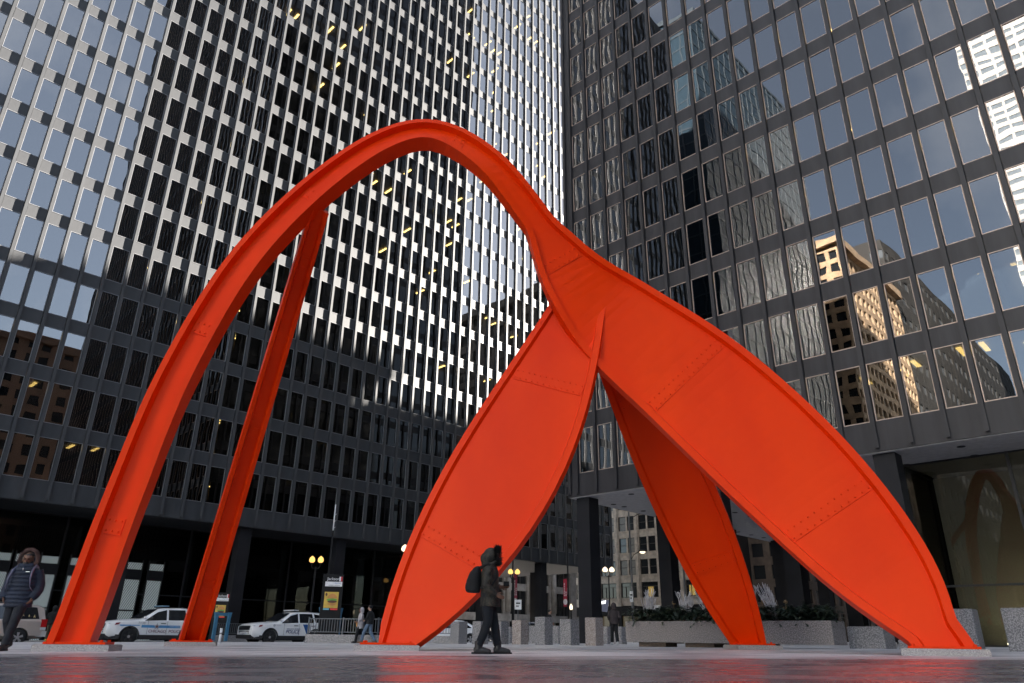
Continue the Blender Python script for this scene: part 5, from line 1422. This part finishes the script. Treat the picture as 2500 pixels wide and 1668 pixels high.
coat = [R_([(.03, 0, .735, .175, .215), (.03, 0, .80, .17, .215), (.02, 0, .95, .16, .205), (.015, 0, 1.08, .155, .20), (.01, 0, 1.2, .16, .21), (.01, 0, 1.30, .15, .215), (.015, 0, 1.37, .12, .18), (.03, 0, 1.42, .085, .10)], 20),
    T([(.0, -.17, 1.345), (-.03, -.235, 1.22), (-.05, -.255, 1.07), (.03, -.25, .98), (.13, -.215, .93)], [.075, .076, .072, .064, .056]),
    T([(.01, .17, 1.345), (.0, .235, 1.22), (.0, .25, 1.10), (.10, .21, 1.06), (.19, .16, 1.06)], [.075, .074, .07, .062, .052]),
    T([(.02, -.20, .93), (.12, -.20, .88)], [.04, .04]),
    T([(.02, -.15, 1.40), (.11, -.09, 1.46), (.145, 0, 1.47), (.11, .09, 1.46), (.02, .13, 1.40)], [.035, .03, .03, .03, .035])]
for zz in (1.28, 1.16, 1.04): coat.append(T([(-.03 - .02 * (1.28 - zz), -.25, zz - .03), (.02, -.30, zz), (.04, -.25, zz + .01)], [.03, .03, .03]))
shell_of('parka', coat, CAMO, man, .011)
# hood: a deep shell open at the face
shell_of('hood', [B_((.02, 0, 1.56), .135, (1.0, .95, 1.08)), T([(-.04, 0, 1.40), (-.03, 0, 1.5)], [.10, .11]), B_((-.05, 0, 1.52), .11)] , CAMO, man, .011)
fur_ring((.135, -.015, 1.565), f, .095, 900, .075, FURM, man, tilt=.7, depth=.045, rz=1.35)
fur_ring((.15, -.015, 1.57), f, .06, 300, .05, FURM, man, tilt=.3, rz=1.35)
bp_ = [R_([(-.255, -.02, .955, .10, .14), (-.265, -.02, 1.0, .125, .155), (-.26, -.02, 1.15, .125, .155), (-.235, -.02, 1.28, .10, .145), (-.205, -.02, 1.36, .06, .11), (-.19, -.02, 1.385, .03, .06)], 18),
    B_((-.355, -.02, 1.05), .085, (.6, 1.2, 1.1))]
shell_of('backpack', bp_, BLKC, man, .011)
k = M()
for sy in (-.13, .13): k.tube([(-.15, sy, 1.36), (-.02, sy * 1.05, 1.425), (.10, sy * 1.1, 1.34), (.13, sy * 1.1, 1.2), (.06, sy * 1.45, 1.08), (-.14, sy * 1.2, 1.02)], .022, 8, True, .5)
k.build('strap', BLKC, man)
k = M(); k.box(.255, .345, .05, .12, 1.075, 1.15); k.cyl_y(.30, 1.11, .02, .049, .026, 14); k.build('camera', BLACK, man)
k = M(); k.box(.02, .05, -.275, -.262, .95, 1.0); k.build('pocket_badge', pm('tan_badge', (.2, .12, .05), .5), man)

# --- man in a navy puffer coat and fur hood at the left edge, walking towards us (local +x is his front)
lx, ly = gx(18, 13.8), 13.8
ln_ = thing('person', 'bearded man in a navy puffer coat with a fur-trimmed hood, walking towards the viewer', 'person', (lx, ly, gz(lx)), radians(-84))
f = (1, .0, 0)
hp, HP = head_parts((.05, 0, 1.53), (cos(.15), sin(.15), 0))
shell_of('body', hp + [T([(.02, 0, 1.30), (.03, 0, 1.40), (.04, 0, 1.47)], [.065, .058, .055]),
    R_([(.0, 0, .86, .11, .16), (.0, 0, 1.0, .11, .155), (.0, 0, 1.2, .115, .18), (.01, 0, 1.33, .10, .18), (.02, 0, 1.38, .07, .10)]),
    T([(0, .09, .9), (.12, .07, .5), (.17, .03, .12)], [.085, .06, .045]), T([(0, -.09, .9), (-.02, -.12, .5), (-.28, -.14, .16)], [.085, .06, .045]),
    T([(.0, -.19, 1.32), (-.03, -.30, 1.08), (.05, -.25, .9)], [.05, .045, .035]), T([(.0, .19, 1.32), (-.03, .30, 1.08), (.05, .25, .9)], [.05, .045, .035])]
    + hand((.05, -.25, .9), (.3, .3, -1), (0, 1, 0)) + hand((.05, .25, .9), (.3, -.3, -1), (0, -1, 0)), SKIN, ln_, .008)
eyes(HP, ln_)
shell_of('beard', [B_((.095, .0, 1.445), .052, (1, 1.15, 1.0)), T([(.03, -.07, 1.50), (.09, -.04, 1.445), (.11, 0, 1.425), (.09, .045, 1.445), (.03, .075, 1.50)], .022), T([(.125, -.028, 1.475), (.135, 0.015, 1.480), (.12, .05, 1.475)], .009)], HAIR, ln_, .007)
k = M(); k.ball((.035, .0, 1.60), .088, 12, 8, (1.0, 1.0, .62)); k.build('hair', HAIR, ln_)
DKN = pm('dark_navy_trousers', (.014, .016, .022), .85, 0, .3, 9, .3, 25)
shell_of('trousers', [T([(.0, .085, .95), (.07, .08, .70), (.12, .07, .50), (.155, .05, .30), (.17, .035, .10)], [.115, .10, .08, .075, .07]),
    T([(.0, -.085, .95), (-.01, -.105, .70), (-.02, -.12, .50), (-.15, -.13, .32), (-.28, -.14, .17)], [.115, .10, .08, .072, .066])], DKN, ln_, .011)
k = M(); boot(k, .17, .03, 1, .05); o = k.build('boot', LEATH, None); baked(o, [('REMESH', dict(mode='VOXEL', voxel_size=.008, use_smooth_shade=True))]); o.parent = ln_; o.data.materials.clear(); o.data.materials.append(LEATH)
k = M(); sole(k, .17, .03, 1, .05); k.build('sole', BLACK, o)
k = M(); boot(k, -.28, -.14, 1, -.1, az=.045, pitch=-.2); o = k.build('boot', LEATH, None); baked(o, [('REMESH', dict(mode='VOXEL', voxel_size=.008, use_smooth_shade=True))]); o.parent = ln_; o.data.materials.clear(); o.data.materials.append(LEATH)
coat = []
zs_ = [.745, .80, .87, .94, 1.01, 1.08, 1.15, 1.22, 1.29, 1.35]
spec = []
for i, z in enumerate(zs_):
    w = .235 - .0 * i if z < 1.2 else .235 - (z - 1.2) * .15
    spec += [(.01, 0, z - .032, .150, w - .008), (.01, 0, z, .168, w + .004), (.01, 0, z + .032, .150, w - .008)]
spec += [(.01, 0, 1.40, .11, .15), (.01, 0, 1.45, .085, .10)]
coat.append(R_(spec, 22))
for sy in (-1, 1):
    pts = [(0, sy * .20, 1.345), (-.02, sy * .245, 1.24), (-.035, sy * .272, 1.12), (-.02, sy * .28, 1.02), (.03, sy * .26, .93), (.07, sy * .23, .86)]
    pp, rr = [], []
    for a, b in zip(pts, pts[1:]):
        for q in (0, .5): pp.append(tuple(Vector(a).lerp(Vector(b), q))); rr.append(.080 if q == 0 else .073)
    pp.append(pts[-1]); rr.append(.06)
    coat.append(T(pp, rr))
coat.append(T([(.08, -.10, 1.42), (.13, 0, 1.40), (.08, .10, 1.42), (-.05, .1, 1.45), (-.05, -.1, 1.45), (.08, -.1, 1.42)], .05))
shell_of('puffer_coat', coat, NAVY, ln_, .011, 1)
shell_of('hood', [B_((-.045, 0, 1.54), .135, (.85, 1.05, 1.12)), T([(-.05, 0, 1.38), (-.05, 0, 1.5)], [.11, .12])], NAVY, ln_, .011)
fur_ring((.035, 0, 1.545), f, .135, 1500, .055, FURB, ln_, tilt=.6, depth=.04, rz=1.08, arc=(-2.5, 2.5))
k = M()
STRAP = pm('lilac_grey_strap', (.17, .17, .24), .7)
for sy in (-1, 1): k = M(); k.tube([(-.12, sy * .13, 1.40), (.02, sy * .15, 1.43), (.14, sy * .165, 1.33), (.185, sy * .18, 1.2), (.175, sy * .20, 1.06), (.1, sy * .24, .98)], [.03, .034, .034, .03, .014, .012], 8, True, .45); k.build('backpack_strap', STRAP, ln_)
shell_of('backpack', [R_([(-.25, 0, .95, .08, .14), (-.26, 0, 1.15, .11, .15), (-.22, 0, 1.35, .07, .12)])], BLKC, ln_, .015)
k = M(); k.tube([(.178, .02, 1.33), (.19, .02, 1.38)], .007, 5); k.box(.172, .178, .07, .14, 1.31, 1.318); k.build('zip_pull', CHROME, ln_)['kind'] = 'stuff'

# --- smaller figures
def walker(label, px, d, rz, coatm, trm, shm, hood, skin, h=1.0, stride=.22, coat_len=.75, dy=0.0, paper=False, capm=None):
    x = gx(px, d)
    t = thing('person', label, 'person', (x, d, gz(x)), rz)
    t.scale = (h, h, h)
    hp, P = head_parts((.05, 0, 1.56), (1, 0, 0))
    s = stride
    shell_of('body', hp + [T([(.02, 0, 1.36), (.04, 0, 1.52)], [.055, .05]), R_([(0, 0, .88, .1, .15), (0, 0, 1.1, .1, .15), (.01, 0, 1.34, .1, .16), (.02, 0, 1.42, .06, .08)]),
        T([(0, -.09, .9), (.05 - s * .2, -.09, .5), (-s, -.09, .12)], [.08, .055, .04]), T([(0, .09, .9), (s * .7, .09, .5), (s, .09, .1)], [.08, .055, .04]),
        T([(0, -.19, 1.35), (-.06, -.23, 1.1), (.10, -.2, .95)], [.045, .04, .03]), T([(0, .19, 1.35), (.02, .23, 1.1), (.18, .17, 1.0)], [.045, .04, .03])] + hand((.10, -.2, .95), (1, .1, -.3), (0, 1, 0)) + hand((.18, .17, 1.0), (1, -.3, 0), (0, -1, 0)), skin, t, .012)
    shell_of('trousers', [T([(0, -.08, .92), (.05 - s * .2, -.09, .5), (-s * 1.0, -.09, .10)], [.1, .078, .068]), T([(0, .08, .92), (s * .7, .09, .5), (s, .09, .10)], [.1, .078, .068])], trm, t, .015)
    for sx, sy in ((-s, -.09), (s, .09)):
        k = M(); boot(k, sx, sy, 1, 0, .26, .12); k.build('shoe', shm, t)
    c = [R_([(.01, 0, coat_len, .16, .20), (.01, 0, 1.0, .15, .195), (.01, 0, 1.2, .15, .2), (.01, 0, 1.34, .13, .2), (.02, 0, 1.43, .075, .09)]),
         T([(0, -.18, 1.35), (-.06, -.24, 1.12), (.08, -.21, .97)], [.07, .066, .055]), T([(0, .18, 1.35), (.02, .24, 1.12), (.15, .18, 1.01)], [.07, .066, .055])]
    shell_of('coat', c, coatm, t, .016)
    if hood: shell_of('hood', [B_((.0, 0, 1.575), .125, (.95, .95, 1.1)), T([(-.02, 0, 1.42), (-.02, 0, 1.52)], [.09, .1])], coatm, t, .014)
    else:
        k = M(); k.ball((.02, 0, 1.605), .102, 12, 8, (1, 1, .85)); k.build('cap' if capm else 'hair', capm or HAIR, t)
    if paper:
        k = M(); k.box(.18, .20, -.24, .02, .78, 1.0); k.build('envelope', pm('orange_envelope', (.75, .33, .04), .6), t)
    return t
walker('woman in a pale grey hooded coat with an orange envelope, walking with a man', 877, 36.6, radians(195), GREYC, BLKC, LEATH, True, SKIN, .93, .20, .68, paper=True)
walker('man in a black coat and blue jeans walking beside the woman in pale grey', 899, 36.0, radians(160), BLKC, DENIM, pm('tan_boot', (.2, .11, .06), .6), False, SKIN_L, .98, .32, .84, capm=BLKC)
walker('person in a dark brown coat standing behind the pale bollard under the tower', 1502, 34.5, radians(100), pm('dark_brown_coat', (.035, .026, .026), .8, 0, .2, 8), BLKC, pm('white_trainer', (.5, .5, .5), .6), True, SKIN, 1.03, .10, .82)
walker('person in a dark jacket with a pale scarf, half hidden by the dark capped bollard', 1341, 41.0, radians(15), BLKC, BLKC, LEATH, False, SKIN_L, 1.0, .15, .8)
walker('worker in olive trousers with yellow tags, behind the champagne minivan', 118, 39.5, radians(120), BLKC, pm('olive_trousers', (.09, .075, .05), .85), pm('yellow_tag', (.5, .45, .05), .6), True, SKIN, 1.0, .12, .8)
